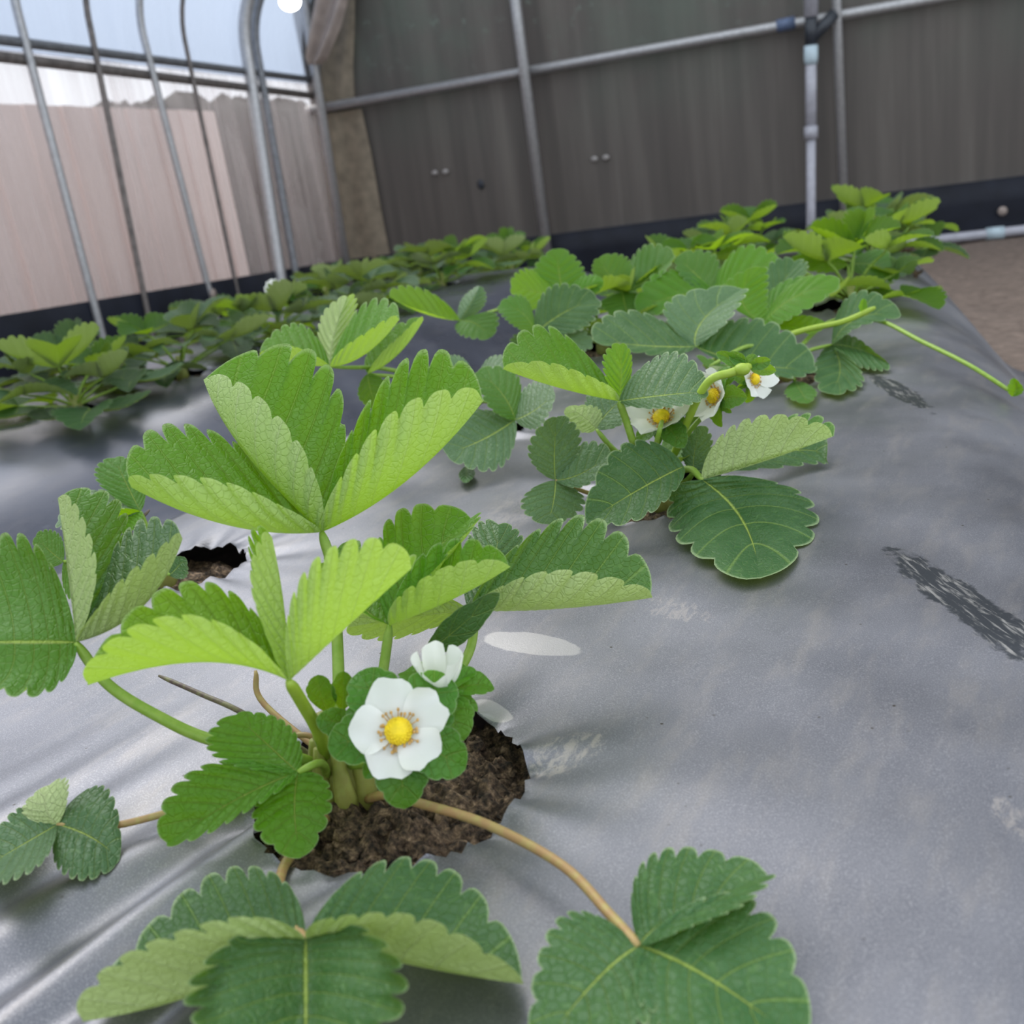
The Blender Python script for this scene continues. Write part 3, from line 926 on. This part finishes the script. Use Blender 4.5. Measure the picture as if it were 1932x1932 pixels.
# ------------------------------------------------------------------ plant A: nearest
def plant_a():
    crown = gp(655, 1500, -.006)
    t = empty('strawberry_plant', crown)
    tag(t, 'strawberry plant with open white flower and tall lime leaves in the large round hole', 'plant', 'strawberry plants on the beds')
    C = lambda dx=0, dy=0, h=.012: crown + np.array([dx, dy, h])
    # crown: a short stub sheathed by stalk bases
    mb = MB()
    up = spline([crown + np.array([0, 0, -.012]), crown + np.array([0, 0, .008]), crown + np.array([-.003, .002, .022]), crown + np.array([-.006, .003, .034])], 4)
    mb.tube(up, list(np.linspace(.011, .006, len(up))), 12)
    for k in range(7):
        a = k * .9; u = np.array([math.cos(a), math.sin(a), 0])
        mb.tube(spline([crown + u * .007 + [0, 0, -.006], crown + u * .0105 + [0, 0, .008], crown + u * .008 + [0, 0, .026]], 4), [.005, .0052, .005, .0045, .004, .0035, .003, .0025, .002], 8)
    mb.build('crown', M['stalk'], t, col=(.30, .30, .07))

    leaf_at(t, (607, 1004, .43), [C(-.004, .004), pt(640, 1330, .40), pt(636, 1200, .418), pt(628, 1080, .428)], [
        ((425, 990, -1), (234, 912, -.5), (375, 800, 2.0), (410, 910, -3.0), dict(bulge=(-.12, -.05))),
        ((455, 845, 1.5), (382, 710, 3.5), (535, 792, -.3), (625, 690, 4), dict(bulge=(-.1, -.1), col=BRIGHT)),
        ((770, 905, -1), (918, 748, -1), (720, 800, -3.4), (742, 690, 1.5), dict(bulge=(-.1, -.1))),
    ], BRIGHT, r=(.0026, .0022))
    leaf_at(t, (545, 1285, .345), [C(-.006, 0), pt(600, 1380, .378), pt(572, 1330, .36)], [
        ((370, 1250, 0), (152, 1298, .5), (325, 1160, -2.6), (372, 1092, 1.8), dict(bulge=(-.1, -.1))),
        ((537, 1150, 1.5), (511, 1003, 3), (478, 1110, -.2), (470, 1060, 3.5)),
        ((640, 1195, 0), (787, 1063, 0), (595, 1050, -2.0), (690, 1090, 2.5), dict(bulge=(-.1, -.1))),
    ], LIME, r=(.0026, .0022), scol=S_YEL)
    leaf_at(t, (735, 1180, .41), [C(.002, .006), pt(700, 1380, .395), pt(722, 1270, .405)], [
        ((860, 1128, -1.5), (968, 1066, -2), (800, 1085, -3.5), (825, 1025, .8), dict(bulge=(-.1, -.1))),
        ((800, 1065, 2), (895, 972, 3.5), (728, 985, 3.0), (872, 1020, 0.2), dict(bulge=(-.1, -.1))),
        ((665, 1125, 2), (628, 1040, 4), (710, 1045, 4), (615, 1110, 0)),
    ], BRIGHT, r=(.0024, .002))
    leaf_at(t, (885, 1152, .44), [C(.006, .006), pt(760, 1400, .40), pt(870, 1260, .425), pt(894, 1190, .435)], [
        ((1060, 1148, 0), (1240, 1126, 0), (1045, 1080, -2.2), (1075, 972, 2.4), dict(bulge=(-.1, -.15), col=(.042, .145, .022, .24))),
        ((770, 1165, 1), (648, 1185, 2), (750, 1205, 2.4), (745, 1110, 1)),
        ((930, 1060, 2.5), (940, 985, 4.5), (880, 1020, 4), (985, 1040, 4), dict(col=DARK, hint='cam')),
    ], MIDG, r=(.0024, .0018))
    # the small bright leaf hanging before the hole
    leaf_at(t, (562, 1457, .365), [C(-.004, -.004, .01), pt(605, 1440, .372)], [
        ((440, 1512, -.2), (306, 1596, 0), (365, 1450, .6), (450, 1545, -1.3)),
        ((556, 1535, -.9), (568, 1625, -1.4), (474, 1540, -1.0), (628, 1500, -.2), dict(hint='cam')),
        ((500, 1400, 1), (440, 1345, 1.6), (400, 1425, .4), (548, 1370, 1.6), dict(hint='cam')),
    ], BRIGHT, r=(.0018, .0013))
    # long-stalked leaf reaching to the left
    leaf_at(t, (143, 1212, .385), [C(-.008, 0, .008), pt(560, 1430, .39), pt(400, 1396, .392), pt(300, 1352, .39), pt(205, 1292, .388)], [
        ((0, 1212, -.8), (-150, 1215, 0), (25, 1005, 2), (45, 1318, -2.4), dict(bulge=(-.1, -.1))),
        ((126, 1065, 1.5), (108, 932, 3.5), (176, 1030, -.8), (245, 985, 4.0), dict(col=MIDG)),
        ((272, 1142, .2), (347, 1008, 1.2), (242, 1085, -1.6), (232, 1010, 3.2), dict(col=GREY)),
    ], MIDG, r=(.0026, .002))
    # grey leaf lying on the film, far left
    leaf_at(t, (108, 1556, 1.2), [C(-.01, -.004, .004), gp(420, 1500, .010), gp(320, 1532, .009), gp(200, 1560, .009)], [
        ((175, 1582, 1.0), (228, 1625, .5), (195, 1480, 1.6), (120, 1655, .9), dict(hint='cam', bulge=(.1, .1))),
        ((40, 1595, .8), (-45, 1645, .4), (25, 1530, 1.4), (45, 1660, 2.2), dict(hint='cam')),
        ((85, 1520, 1.9), (95, 1478, 2.4), (38, 1535, 1.4), (132, 1480, 2.6), dict(hint='away')),
    ], GREY, scol=S_BROWN, mode='h', r=(.0016, .0013))
    # dark old leaf at the bottom
    leaf_at(t, (577, 1772, 2.0), [C(0, -.008, -.002), gp(560, 1600, .001), gp(528, 1660, .006), gp(545, 1730, .014)], [
        ((577, 1900, 1.9), (577, 2070, 1.6), (330, 1890, 3.4), (802, 1855, 3.6), dict(bulge=(.05, .05), hint='cam', curl=.12, lobe=.14)),
        ((390, 1870, 1.1), (140, 1930, 1.0), (440, 1635, 1.6), (335, 1748, 4.2), dict(hint=np.array([0, .3, 1.]))),
        ((795, 1825, 1.0), (1000, 1858, .8), (790, 1612, 1.8), (735, 1722, 3.9), dict(hint=np.array([0, .3, 1.]))),
    ], DARK, scol=S_BROWN, mode='h', r=(.0019, .0016))
    # dark leaf on a long brown stalk, bottom right
    leaf_at(t, (1205, 1785, 1.4), [C(.012, -.002, .002), gp(730, 1500, .007), gp(800, 1518, .010), gp(920, 1556, .012), gp(1060, 1632, .013), gp(1150, 1725, .013)], [
        ((1285, 1722, 1.4), (1458, 1646, 1.6), (1232, 1612, 1.6), (1370, 1722, 2.2), dict(hint='cam')),
        ((1345, 1850, 1.2), (1530, 1985, .8), (1420, 1695, 1.6), (1265, 1975, 1.3), dict(hint='cam')),
        ((1120, 1855, 1.2), (1005, 2000, .8), (1050, 1735, 1.5), (1222, 1935, 1.3), dict(hint='cam')),
    ], DARK, scol=S_BROWN, mode='h', r=(.0019, .0015))
    # thin dark dead stalk behind, and a short brown one
    stalk(t, [C(-.006, .006, .004), pt(470, 1352, .41), pt(380, 1310, .425), pt(300, 1275, .44)], .0013, .001, S_DARK, 'withered_stalk')
    stalk(t, [C(-.004, .008, .004), pt(500, 1330, .44), pt(482, 1265, .445)], .0015, .0012, S_BROWN, 'withered_stalk')
    stalk(t, [C(-.006, .002, .008), pt(590, 1392, .405), pt(540, 1388, .41), pt(510, 1375, .42)], .0013, .001, S_BROWN, 'withered_stalk')
    # flower facing the camera
    fc = pt(752, 1382, .352)
    st = stalk(t, [C(.002, 0, .014), pt(690, 1440, .385), pt(735, 1410, .368), fc], .0018, .0016, S_GREEN, 'flower_stalk')
    flower(st, fc, CAMDIR(fc) + np.array([.05, 0, .25]), .0162, 21, cup=.32, sep_col=(.06, .22, .02, .35), sepals=10, start=1.62, sepR=1.3)
    # half-open bud above it with a leafy calyx
    bc = pt(830, 1300, .372)
    st = stalk(t, [C(.004, .003, .014), pt(740, 1400, .392), pt(800, 1340, .382), bc], .0016, .0014, S_GREEN, 'flower_stalk')
    flower(st, bc, CAMDIR(bc) * .35 + np.array([.15, 0, 1.0]), .0085, 31, cup=1.9, centre=False, sep_col=(.10, .30, .02, .45), sepals=9, sepR=2.0)
    # small leafy bracts left of the flower and the narrow folded bract
    for (b, m_, tp, e1, e2, c) in (((620, 1345, .376), (605, 1310, .372), (600, 1272, .37), (578, 1310, .37), (635, 1305, .366), MIDG),
                                   ((645, 1340, .374), (648, 1305, .370), (648, 1265, .368), (625, 1300, .366), (672, 1305, .366), MIDG),
                                   ((800, 1238, .395), (870, 1180, .395), (946, 1116, .40), (850, 1160, .385), (885, 1205, .40), DARK),
                                   ((680, 1370, .368), (640, 1362, .362), (595, 1358, .36), (640, 1335, .362), (635, 1395, .36), MIDG)):
        leaflet(t, pt(*b), pt(*m_), pt(*tp), pt(*e1), pt(*e2), c, name='bract', nt=4, per=5, nv=5, tooth=.06, quilt=.0003)
plant_a()

# ------------------------------------------------------------------ plant B: second in the row
def plant_b():
    crown = gp(1240, 948, -.004)
    t = empty('strawberry_plant', crown)
    tag(t, 'strawberry plant with a broad dark leaf and three white flowers under a bright leaf', 'plant', 'strawberry plants on the beds')
    C = lambda dx=0, dy=0, h=.012: crown + np.array([dx, dy, h])
    mb = MB(); mb.tube([C(0, 0, -.01), C(0, 0, .01), C(0, .002, .028)], [.011, .009, .005], 12)
    mb.build('crown', M['stalk'], t, col=(.28, .28, .07))
    leaf_at(t, (1168, 757, .615), [C(-.004, 0), pt(1200, 850, .63), pt(1180, 790, .62)], [
        ((1055, 732, -.5), (942, 694, 0), (1040, 618, 2.5), (1085, 695, -3), dict(bulge=(-.1, -.05))),
        ((1262, 745, -1), (1340, 738, -1), (1258, 662, 1.8), (1268, 772, -2.2), dict(col=GREY)),
        ((1172, 705, 1), (1170, 646, 2), (1135, 690, -1), (1195, 690, 2.5)),
    ], BRIGHT, r=(.0026, .0022))
    leaf_at(t, (1325, 905, .60), [C(.004, -.002), pt(1260, 900, .635), pt(1300, 885, .615)], [
        ((1402, 985, -1), (1434, 1102, -2), (1262, 995, -1), (1536, 950, .5), dict(hint='cam', bulge=(.08, .08), lobe=.08)),
        ((1450, 868, 1), (1580, 820, 2), (1410, 790, 0), (1475, 790, 4), dict(col=MIDG)),
        ((1195, 930, 0.5), (1100, 990, 0), (1175, 835, 2), (1235, 965, -1.6), dict(base=(1290, 880), hint='cam')),
    ], DARK, r=(.0026, .002))
    leaf_at(t, (1310, 890, .64), [C(.004, .004), pt(1290, 910, .65)], [
        ((1310, 855, .5), (1325, 800, 1), (1285, 850, .5), (1345, 850, 1), dict(hint='cam')),
        ((1500, 850, 4), (1560, 870, 4), (1510, 790, 6), (1510, 880, 3), dict(hint='cam')),
    ], DARK, lo=True)
    leaf_at(t, (1048, 906, .645), [C(-.006, -.002, .006), pt(1180, 945, .655), pt(1110, 930, .65)], [
        ((1046, 850, .5), (1052, 782, 1), (995, 850, 0), (1098, 835, .5), dict(hint='cam')),
        ((1100, 892, -.3), (1155, 852, 0), (1088, 838, .8), (1112, 915, -1.2), dict(hint='cam')),
        ((1044, 948, -.8), (1032, 992, -1.4), (982, 945, -1.0), (1105, 950, -.5), dict(hint='cam')),
    ], GREY, scol=S_BROWN, r=(.0016, .0013))
    leaf_at(t, (1125, 810, .66), [C(-.002, .004), pt(1160, 850, .66)], [
        ((1100, 785, .5), (1065, 768, 1), (1085, 812, 0), (1130, 770, 1)),
        ((1150, 775, 1), (1200, 735, 2), (1110, 740, 2), (1190, 790, 0), dict(col=GREY)),
    ], BRIGHT, lo=True)
    # flowers
    for k, (px, py, d, nn, R, stp) in enumerate((((1250, 792, .628, (.0, -.55, .8), .018, [(1235, 860, .63), (1245, 810, .61)])),
                                                 ((1352, 748, .62, (-.5, -.7, .3), .016, [(1290, 830, .64), (1330, 780, .63)])),
                                                 ((1420, 716, .63, (.9, -.5, .25), .012, [(1300, 800, .645), (1370, 750, .635)])))):
        c = pt(px, py, d)
        st = stalk(t, [C(.002, .002)] + [pt(*q) for q in stp] + [c], .0017, .0014, S_GREEN, 'flower_stalk')
        flower(st, c, nn, R, 50 + k * 10, cup=.55, sep_col=MIDG, sepals=8, sepR=.95, start=.4 + k)
    # thick cut stalk with a bud
    st = stalk(t, [C(.004, .002), pt(1295, 800, .62), pt(1335, 722, .60), pt(1380, 703, .597), pt(1418, 690, .595)], .0022, .0028, S_YEL, 'flower_stalk')
    mb = MB(); p = pt(1400, 697, .595); mb.ball(p, .0042, 10, 8, (1.2, 1, .9)); mb.build('node', M['stalk'], st, col=S_YEL)
    for k, (tx, ty) in enumerate(((1455, 680), (1425, 668), (1375, 665), (1350, 665), (1465, 700))):
        b = pt(1412, 692, .595); tp = pt(tx, ty, .594 + .004 * k); m_ = (b + tp) / 2
        sd = np.cross(tp - b, CAMDIR(b)); sd /= np.linalg.norm(sd)
        leaflet(st, b, m_, tp, m_ + sd * .004 + CAMDIR(b) * .002, m_ - sd * .004 + CAMDIR(b) * .002, MIDG, name='sepal', nt=3, per=5, nv=4, tooth=.06, quilt=.0002)
    # small inner foliage at the crown
    for k in range(9):
        a = k * .7; c0 = C(.004, 0, .02); u = np.array([math.cos(a), math.sin(a), .55]); v = np.array([-u[1], u[0], 0]); ln = .022 + .006 * (k % 3)
        leaflet(t, c0, c0 + u * ln * .5, c0 + u * ln, c0 + u * ln * .5 + v * ln * .3 + [0, 0, .003], c0 + u * ln * .5 - v * ln * .3 + [0, 0, .003], BRIGHT if k % 2 else MIDG, name='bract', nt=5, per=4, nv=4)
plant_b()

# ------------------------------------------------------------------ plants of the middle distance, leaf by leaf
def plant_at(xy, label, leaves, extra=None):
    crown = np.array([xy[0], xy[1], float(bed_z(*xy)) - .004])
    t = empty('strawberry_plant', crown)
    tag(t, label, 'plant', 'strawberry plants on the beds')
    mb = MB(); mb.tube([crown + [0, 0, -.012], crown + [0, 0, .01], crown + [0, .002, .03]], [.011, .009, .005], 10)
    mb.build('crown', M['stalk'], t, col=(.28, .28, .07))
    for (hub, lfs, col, *rest) in leaves:
        H = pt(*hub); g = (H - crown); 
        leaf_at(t, hub, [crown + [0, 0, .01], crown + g * .45 + [0, 0, .18 * np.linalg.norm(g)], ], lfs, col, **(rest[0] if rest else {}))
    if extra: extra(t, crown)
    return t

plant_at((-.525, .425), 'small strawberry plant beside the ragged little hole in the film', [
    ((265, 965, .66), [((190, 960, 0), (105, 985, 0), (180, 925, 2), (160, 1000, -1.5), dict(hint='cam', col=GREY)),
                       ((235, 905, 1), (215, 862, 2), (180, 905, 1), (270, 890, 2), dict(hint='cam')),
                       ((225, 985, -1), (235, 1010, -2), (215, 965, -2), (265, 985, -1), dict(col=BRIGHT))], MIDG),
    ((120, 1060, .62), [((95, 1040, 0), (65, 1010, 0), (110, 1005, 1), (75, 1065, -1), dict(hint='cam')),
                        ((150, 1100, 0), (190, 1120, 0), (160, 1070, 1), (130, 1130, -1), dict(hint='cam'))], MIDG),
    ((320, 1085, .64), [((335, 1070, 0), (350, 1050, 0), (300, 1060, 1), (350, 1090, -1), dict(hint='cam'))], DARK),
], lambda t, c: stalk(t, [c + [0, 0, .006], pt(248, 1010, .655), pt(262, 985, .66), pt(282, 962, .665)], .0012, .001, S_DARK, 'withered_stalk'))

def extra_d(t, crown):
    stalk(t, [crown + [0, 0, .01], pt(930, 880, .80), pt(895, 895, .79)], .0012, .001, S_DARK, 'withered_stalk')
plant_at((-.475, .74), 'strawberry plant with dull grey green leaves between the tall lime leaf and the flowering plant', [
    ((972, 792, .78), [((905, 832, -1), (836, 856, -2), (865, 775, .8), (940, 885, -3), dict(hint='cam')),
                       ((945, 740, 1), (898, 698, 2), (915, 760, -1), (975, 705, 3), dict(col=MIDG)),
                       ((1012, 772, -.5), (1048, 738, 0), (998, 722, 2.4), (1020, 805, -2), dict(col=GREY, hint='cam'))], GREY),
    ((900, 720, .86), [((860, 700, 0), (830, 690, 0), (865, 670, 2), (850, 730, -2), dict(hint='cam')),
                       ((930, 700, 0), (975, 690, 0), (930, 670, 2), (930, 735, -1), dict(hint='cam'))], GREY),
    ((880, 880, .78), [((880, 895, -.4), (878, 912, -.8), (865, 895, -.5), (897, 893, -.5), dict(hint='cam'))], DARK),
    ((622, 692, .80), [((555, 686, -1), (486, 672, -1), (560, 608, 2.4), (552, 655, -2.6)),
                       ((690, 668, -1), (757, 598, -1), (678, 632, -3), (690, 572, 2.4)),
                       ((632, 625, 2), (658, 555, 3.5), (600, 612, 3), (672, 600, 4))], BRIGHT),
    ((694, 705, .82), [((752, 668, 0), (802, 598, 0), (708, 640, 2), (745, 640, -2)),
                       ((700, 740, 0), (715, 775, 0), (675, 745, 1), (735, 730, -1), dict(hint='cam', col=MIDG))], BRIGHT),
], extra_d)

def extra_g(t, crown):
    # runners reaching over the shoulder of the bed
    a = [pt(1330, 690, .93), pt(1500, 628, .94), pt(1590, 607, .93), pt(1652, 580, .92)]
    st = stalk(t, [crown + [0, 0, .012]] + a, .0026, .0026, S_YEL, 'runner')
    leaflet(st, pt(1628, 592, .925), pt(1628, 578, .925), pt(1630, 562, .925), pt(1620, 578, .923), pt(1637, 578, .923), BRIGHT, name='bract', nt=3, per=4, nv=3)
    st = stalk(t, [crown + [0, 0, .012], pt(1560, 610, .98), pt(1652, 604, .96), pt(1740, 645, .90), pt(1830, 690, .85), pt(1915, 744, .82)], .0022, .0018, S_GREEN, 'runner')
    leaflet(st, pt(1912, 748, .82), pt(1918, 730, .82), pt(1912, 712, .82), pt(1900, 735, .815), pt(1932, 735, .815), BRIGHT, nt=5, per=4, nv=4)
plant_at((-.245, .94), 'strawberry plant with dark folded leaves and pale runners reaching over the shoulder of the film', [
    ((1312, 654, .90), [((1210, 652, -.5), (1112, 638, 0), (1190, 585, 2.6), (1225, 672, -3)),
                        ((1330, 600, 2), (1405, 542, 4), (1255, 570, 3), (1385, 592, -.5), dict(col=GREY)),
                        ((1432, 690, -1), (1545, 690, 0), (1420, 598, 2.6), (1450, 712, -2.6))], DARK),
    ((1440, 610, .98), [((1500, 560, 0), (1590, 530, 0), (1500, 530, 2), (1500, 600, -2)),
                        ((1400, 560, 2), (1440, 500, 3), (1360, 550, 2), (1450, 560, 2)),
                        ((1530, 612, -1), (1560, 610, -1), (1510, 595, 0), (1520, 630, -2), dict(col=LIME))], BRIGHT),
    ((1570, 650, .96), [((1625, 660, -1), (1682, 690, -2), (1600, 630, 1), (1625, 695, -2.5), dict(hint='cam')),
                        ((1585, 700, -2), (1560, 745, -3), (1535, 690, -2), (1630, 715, -2.5), dict(hint='cam')),
                        ((1620, 600, 0), (1705, 595, 0), (1610, 550, 2), (1620, 620, -2))], DARK),
    ((1500, 720, .90), [((1515, 745, -1), (1525, 762, -1), (1480, 745, -1), (1540, 735, -1), dict(hint='cam'))], MIDG),
    ((1340, 690, .86), [((1345, 700, 0), (1310, 668, 0), (1330, 690, -1), (1370, 690, 1))], MIDG),
], extra_g)

# ------------------------------------------------------------------ generic plants
def leaf_template(k):
    rs = np.random.RandomState(100 + k)
    fold = (.15, .5, .85, .35)[k]; B = np.zeros(3); T = np.array([0, 1, .12 - .2 * (k % 2)]); Mp = np.array([0, .5, -.03 + .05 * (k % 2)])
    w_ = .46
    E1 = Mp + np.array([-w_ * math.cos(fold), 0, w_ * math.sin(fold)]); E2 = Mp + np.array([w_ * math.cos(fold), 0, w_ * math.sin(fold)])
    v, f, uv = leaflet_arrays(B, Mp, T, E1, E2, nt=7 + k % 2, per=4, nv=4, quilt=.012, seed=k, bulge=(-.06, -.06))
    me = mesh_from('leaflet', v, f, uv); me.materials.append(M['leaf']); return me
TEMPL = [leaf_template(k) for k in range(4)]

def place(me, parent, B, y, z, size, col):
    """a shared leaflet mesh put at B, pointing along y with its face toward z"""
    y = np.asarray(y) / np.linalg.norm(y); x = np.cross(y, z); x /= np.linalg.norm(x); z = np.cross(x, y)
    o = bpy.data.objects.new('leaflet', me); COL.objects.link(o)
    o.parent = parent; o.matrix_parent_inverse = parent_world(parent).inverted()
    o.matrix_basis = Matrix(((x[0], y[0], z[0], B[0]), (x[1], y[1], z[1], B[1]), (x[2], y[2], z[2], B[2]), (0, 0, 0, 1))) @ Matrix.Diagonal((size, size, size, 1))
    o.color = (*col[:3], col[3])

def generic(xy, label, nl=8, size=.055, hmin=.04, hmax=.11, seed=0, flowers=0, spread=.085, cols=None, leaves=()):
    rs = random.Random(seed)
    crown = np.array([xy[0], xy[1], float(bed_z(*xy)) - .004])
    t = empty('strawberry_plant', crown)
    tag(t, label, 'plant', 'strawberry plants on the beds')
    mb = MB(); mb.tube([crown + [0, 0, -.012], crown + [0, 0, .01], crown + [0, .002, .03]], [.010, .008, .005], 8)
    mb.build('crown', M['stalk'], t, col=(.26, .28, .07))
    cols = cols or [DARK, MIDG, MIDG, BRIGHT, GREY]
    a0 = rs.random() * 6
    for k in range(nl):
        a = a0 + k * 2.4; u = np.array([math.cos(a), math.sin(a), 0])
        q = (k + .5) / nl
        h = hmax - (hmax - hmin) * q + rs.uniform(-.012, .012); rr = spread * (.25 + .85 * q) * rs.uniform(.8, 1.15)
        H = crown + u * rr + [0, 0, h]
        st = stalk(t, [crown + [0, 0, .008], crown + u * rr * .45 + [0, 0, h * .65], H], .0021, .0016, S_GREEN, n=6, seg=4)
        sz = size * rs.uniform(.8, 1.15); col = rs.choice(cols) if q > .3 else rs.choice(cols[1:-1])
        tilt = .55 - .9 * q + rs.uniform(-.2, .2)
        twist = rs.uniform(-.4, .4)
        for j, da in enumerate((0, 1.75, -1.75)):
            b = a + da + twist; y = np.array([math.cos(b), math.sin(b), tilt * (1 if j == 0 else .8)])
            z = np.array([-u[0] * .5 * (.8 - q), -u[1] * .5 * (.8 - q), 1.0])
            place(TEMPL[rs.choice((1, 2, 3) if q < .6 else (0, 1, 3))], st, H, y, z, sz * (1 if j == 0 else .92), (*(c * rs.uniform(.9, 1.1) for c in col[:3]), col[3]))
    for (hub, lfs, col) in leaves:
        H = pt(*hub); g = H - crown
        leaf_at(t, hub, [crown + [0, 0, .01], crown + g * .45 + [0, 0, .18 * np.linalg.norm(g)]], lfs, col, per=6, nv=6)
    for k in range(flowers):
        a = rs.random() * 6; c = crown + np.array([math.cos(a) * .05, math.sin(a) * .05 - .03, hmax * .9 + .02 + .01 * k])
        st = stalk(t, [crown + [0, 0, .01], (crown + c) / 2 + [0, 0, .01], c], .0013, .0011, S_GREEN, 'flower_stalk', n=6, seg=4)
        flower(st, c, (.1, -.7, .7), .014, seed + k, cup=.3, sepals=5)
    return t

generic((-.25, 1.27), 'strawberry plant with broad bright leaves behind the runner plant', 9, .064, .02, .07, 3, cols=[MIDG, MIDG, BRIGHT, BRIGHT, GREY], leaves=[
    ((1345, 548, 1.14), [((1405, 522, 0), (1478, 500, 0), (1400, 464, 2), (1420, 548, -2), dict(hint='cam')),
                         ((1310, 515, 1), (1275, 482, 2), (1350, 480, 2), (1290, 530, 0), dict(hint='cam', col=MIDG)),
                         ((1270, 560, -1), (1195, 585, -1), (1255, 508, 1), (1290, 590, -2.5), dict(hint='cam'))], BRIGHT),
    ((1440, 590, 1.08), [((1500, 560, 0), (1590, 535, 0), (1480, 528, 2), (1510, 585, -2)),
                         ((1470, 545, 2), (1500, 490, 4), (1440, 510, 3), (1520, 520, 2), dict(col=DARK))], BRIGHT),
    ((1600, 500, 1.25), [((1650, 500, 0), (1700, 520, -1), (1660, 470, 2), (1650, 530, -2), dict(hint='cam')),
                         ((1560, 495, 0), (1490, 490, 0), (1550, 475, 2), (1550, 515, -2), dict(col=LIME))], MIDG),
])
generic((-.28, 1.60), 'dense strawberry plant near the rounded end of the bed', 13, .064, .015, .065, 4, cols=[DARK, MIDG, GREY, MIDG, GREY])
generic((-.32, 1.88), 'last strawberry plant on the rounded end of the bed', 13, .062, .015, .065, 5, cols=[DARK, MIDG, GREY, MIDG, GREY])
generic((-.49, 1.08), 'strawberry plant with tall bright leaves in the second row', 8, .06, .02, .06, 6, cols=[MIDG, MIDG, BRIGHT, MIDG, GREY], leaves=[
    ((1065, 565, 1.12), [((1055, 515, 1), (1052, 466, 2), (1005, 520, 1), (1105, 515, 1), dict(hint='cam')),
                         ((1010, 550, -1), (962, 540, -2), (1000, 508, 1), (1000, 585, -3), dict(hint='cam', col=LIME)),
                         ((1110, 540, -1), (1140, 530, -1), (1100, 520, 0), (1110, 565, -1), dict(hint='cam'))], BRIGHT),
    ((868, 605, 1.06), [((800, 592, 0), (731, 558, 0), (795, 542, 1.5), (800, 590, -2.5), dict(col=LIME)),
                        ((890, 570, 0), (905, 538, 1), (868, 570, 1), (915, 575, 1), dict(hint='cam', col=GREY)),
                        ((900, 612, -1), (925, 640, -2), (935, 590, -1), (865, 630, -2), dict(hint='cam', col=MIDG))], BRIGHT),
    ((1010, 630, 1.02), [((1060, 592, 0), (1130, 560, 0), (1035, 542, 1), (1100, 622, -1.5), dict(hint='cam')),
                         ((985, 590, 0), (940, 575, 0), (990, 560, 1), (960, 610, -1), dict(hint='cam', col=MIDG)),
                         ((1060, 640, -1), (1120, 650, -1), (1075, 610, 0), (1070, 665, -2), dict(hint='cam', col=GREY))], DARK),
    ((1175, 552, 1.16), [((1150, 520, 0), (1128, 485, 0), (1122, 525, 0), (1190, 490, 1), dict(hint='cam')),
                         ((1225, 525, 0), (1275, 478, 0), (1205, 470, 2), (1235, 530, -2)),
                         ((1180, 580, -1), (1190, 605, -2), (1130, 575, -1), (1240, 570, -1), dict(hint='cam'))], MIDG),
])
generic((-.50, 1.43), 'strawberry plant half hidden in the second row', 12, .06, .015, .075, 7)
generic((-.52, 1.78), 'farthest strawberry plant of the second row', 12, .058, .015, .065, 8)
labs = ['strawberry plant across the furrow nearest the end of the side wall skirt', 'strawberry plant across the furrow with a bare round hole at its foot',
        'strawberry plant across the furrow with two small white flowers', 'low strawberry plant across the furrow below the corner post',
        'strawberry plant across the furrow below the olive cloth strip', 'strawberry plant across the furrow farthest along its row']
for k, (x, y) in enumerate(((-1.10, .83), (-1.12, 1.03), (-1.12, 1.24), (-1.14, 1.50), (-1.16, 1.80), (-1.16, 2.10))):
    generic((x, y), labs[k], 10, .070, .014, .060, 20 + k, flowers=2 if k == 2 else 0, spread=.10, cols=[DARK, GREY, MIDG, GREY, GREY])  # haze over this far row is put into greyer leaf colours
for k, (x, y) in enumerate(((-1.36, .80), (-1.38, 1.05), (-1.38, 1.35), (-1.38, 1.70), (-1.38, 2.05))):
    generic((x, y), 'strawberry plant in the hindmost row before the black skirt', 9, .066, .010, .04, 40 + k, cols=[DARK, GREY, MIDG, GREY, GREY])  # greyer leaf colours again carry the haze
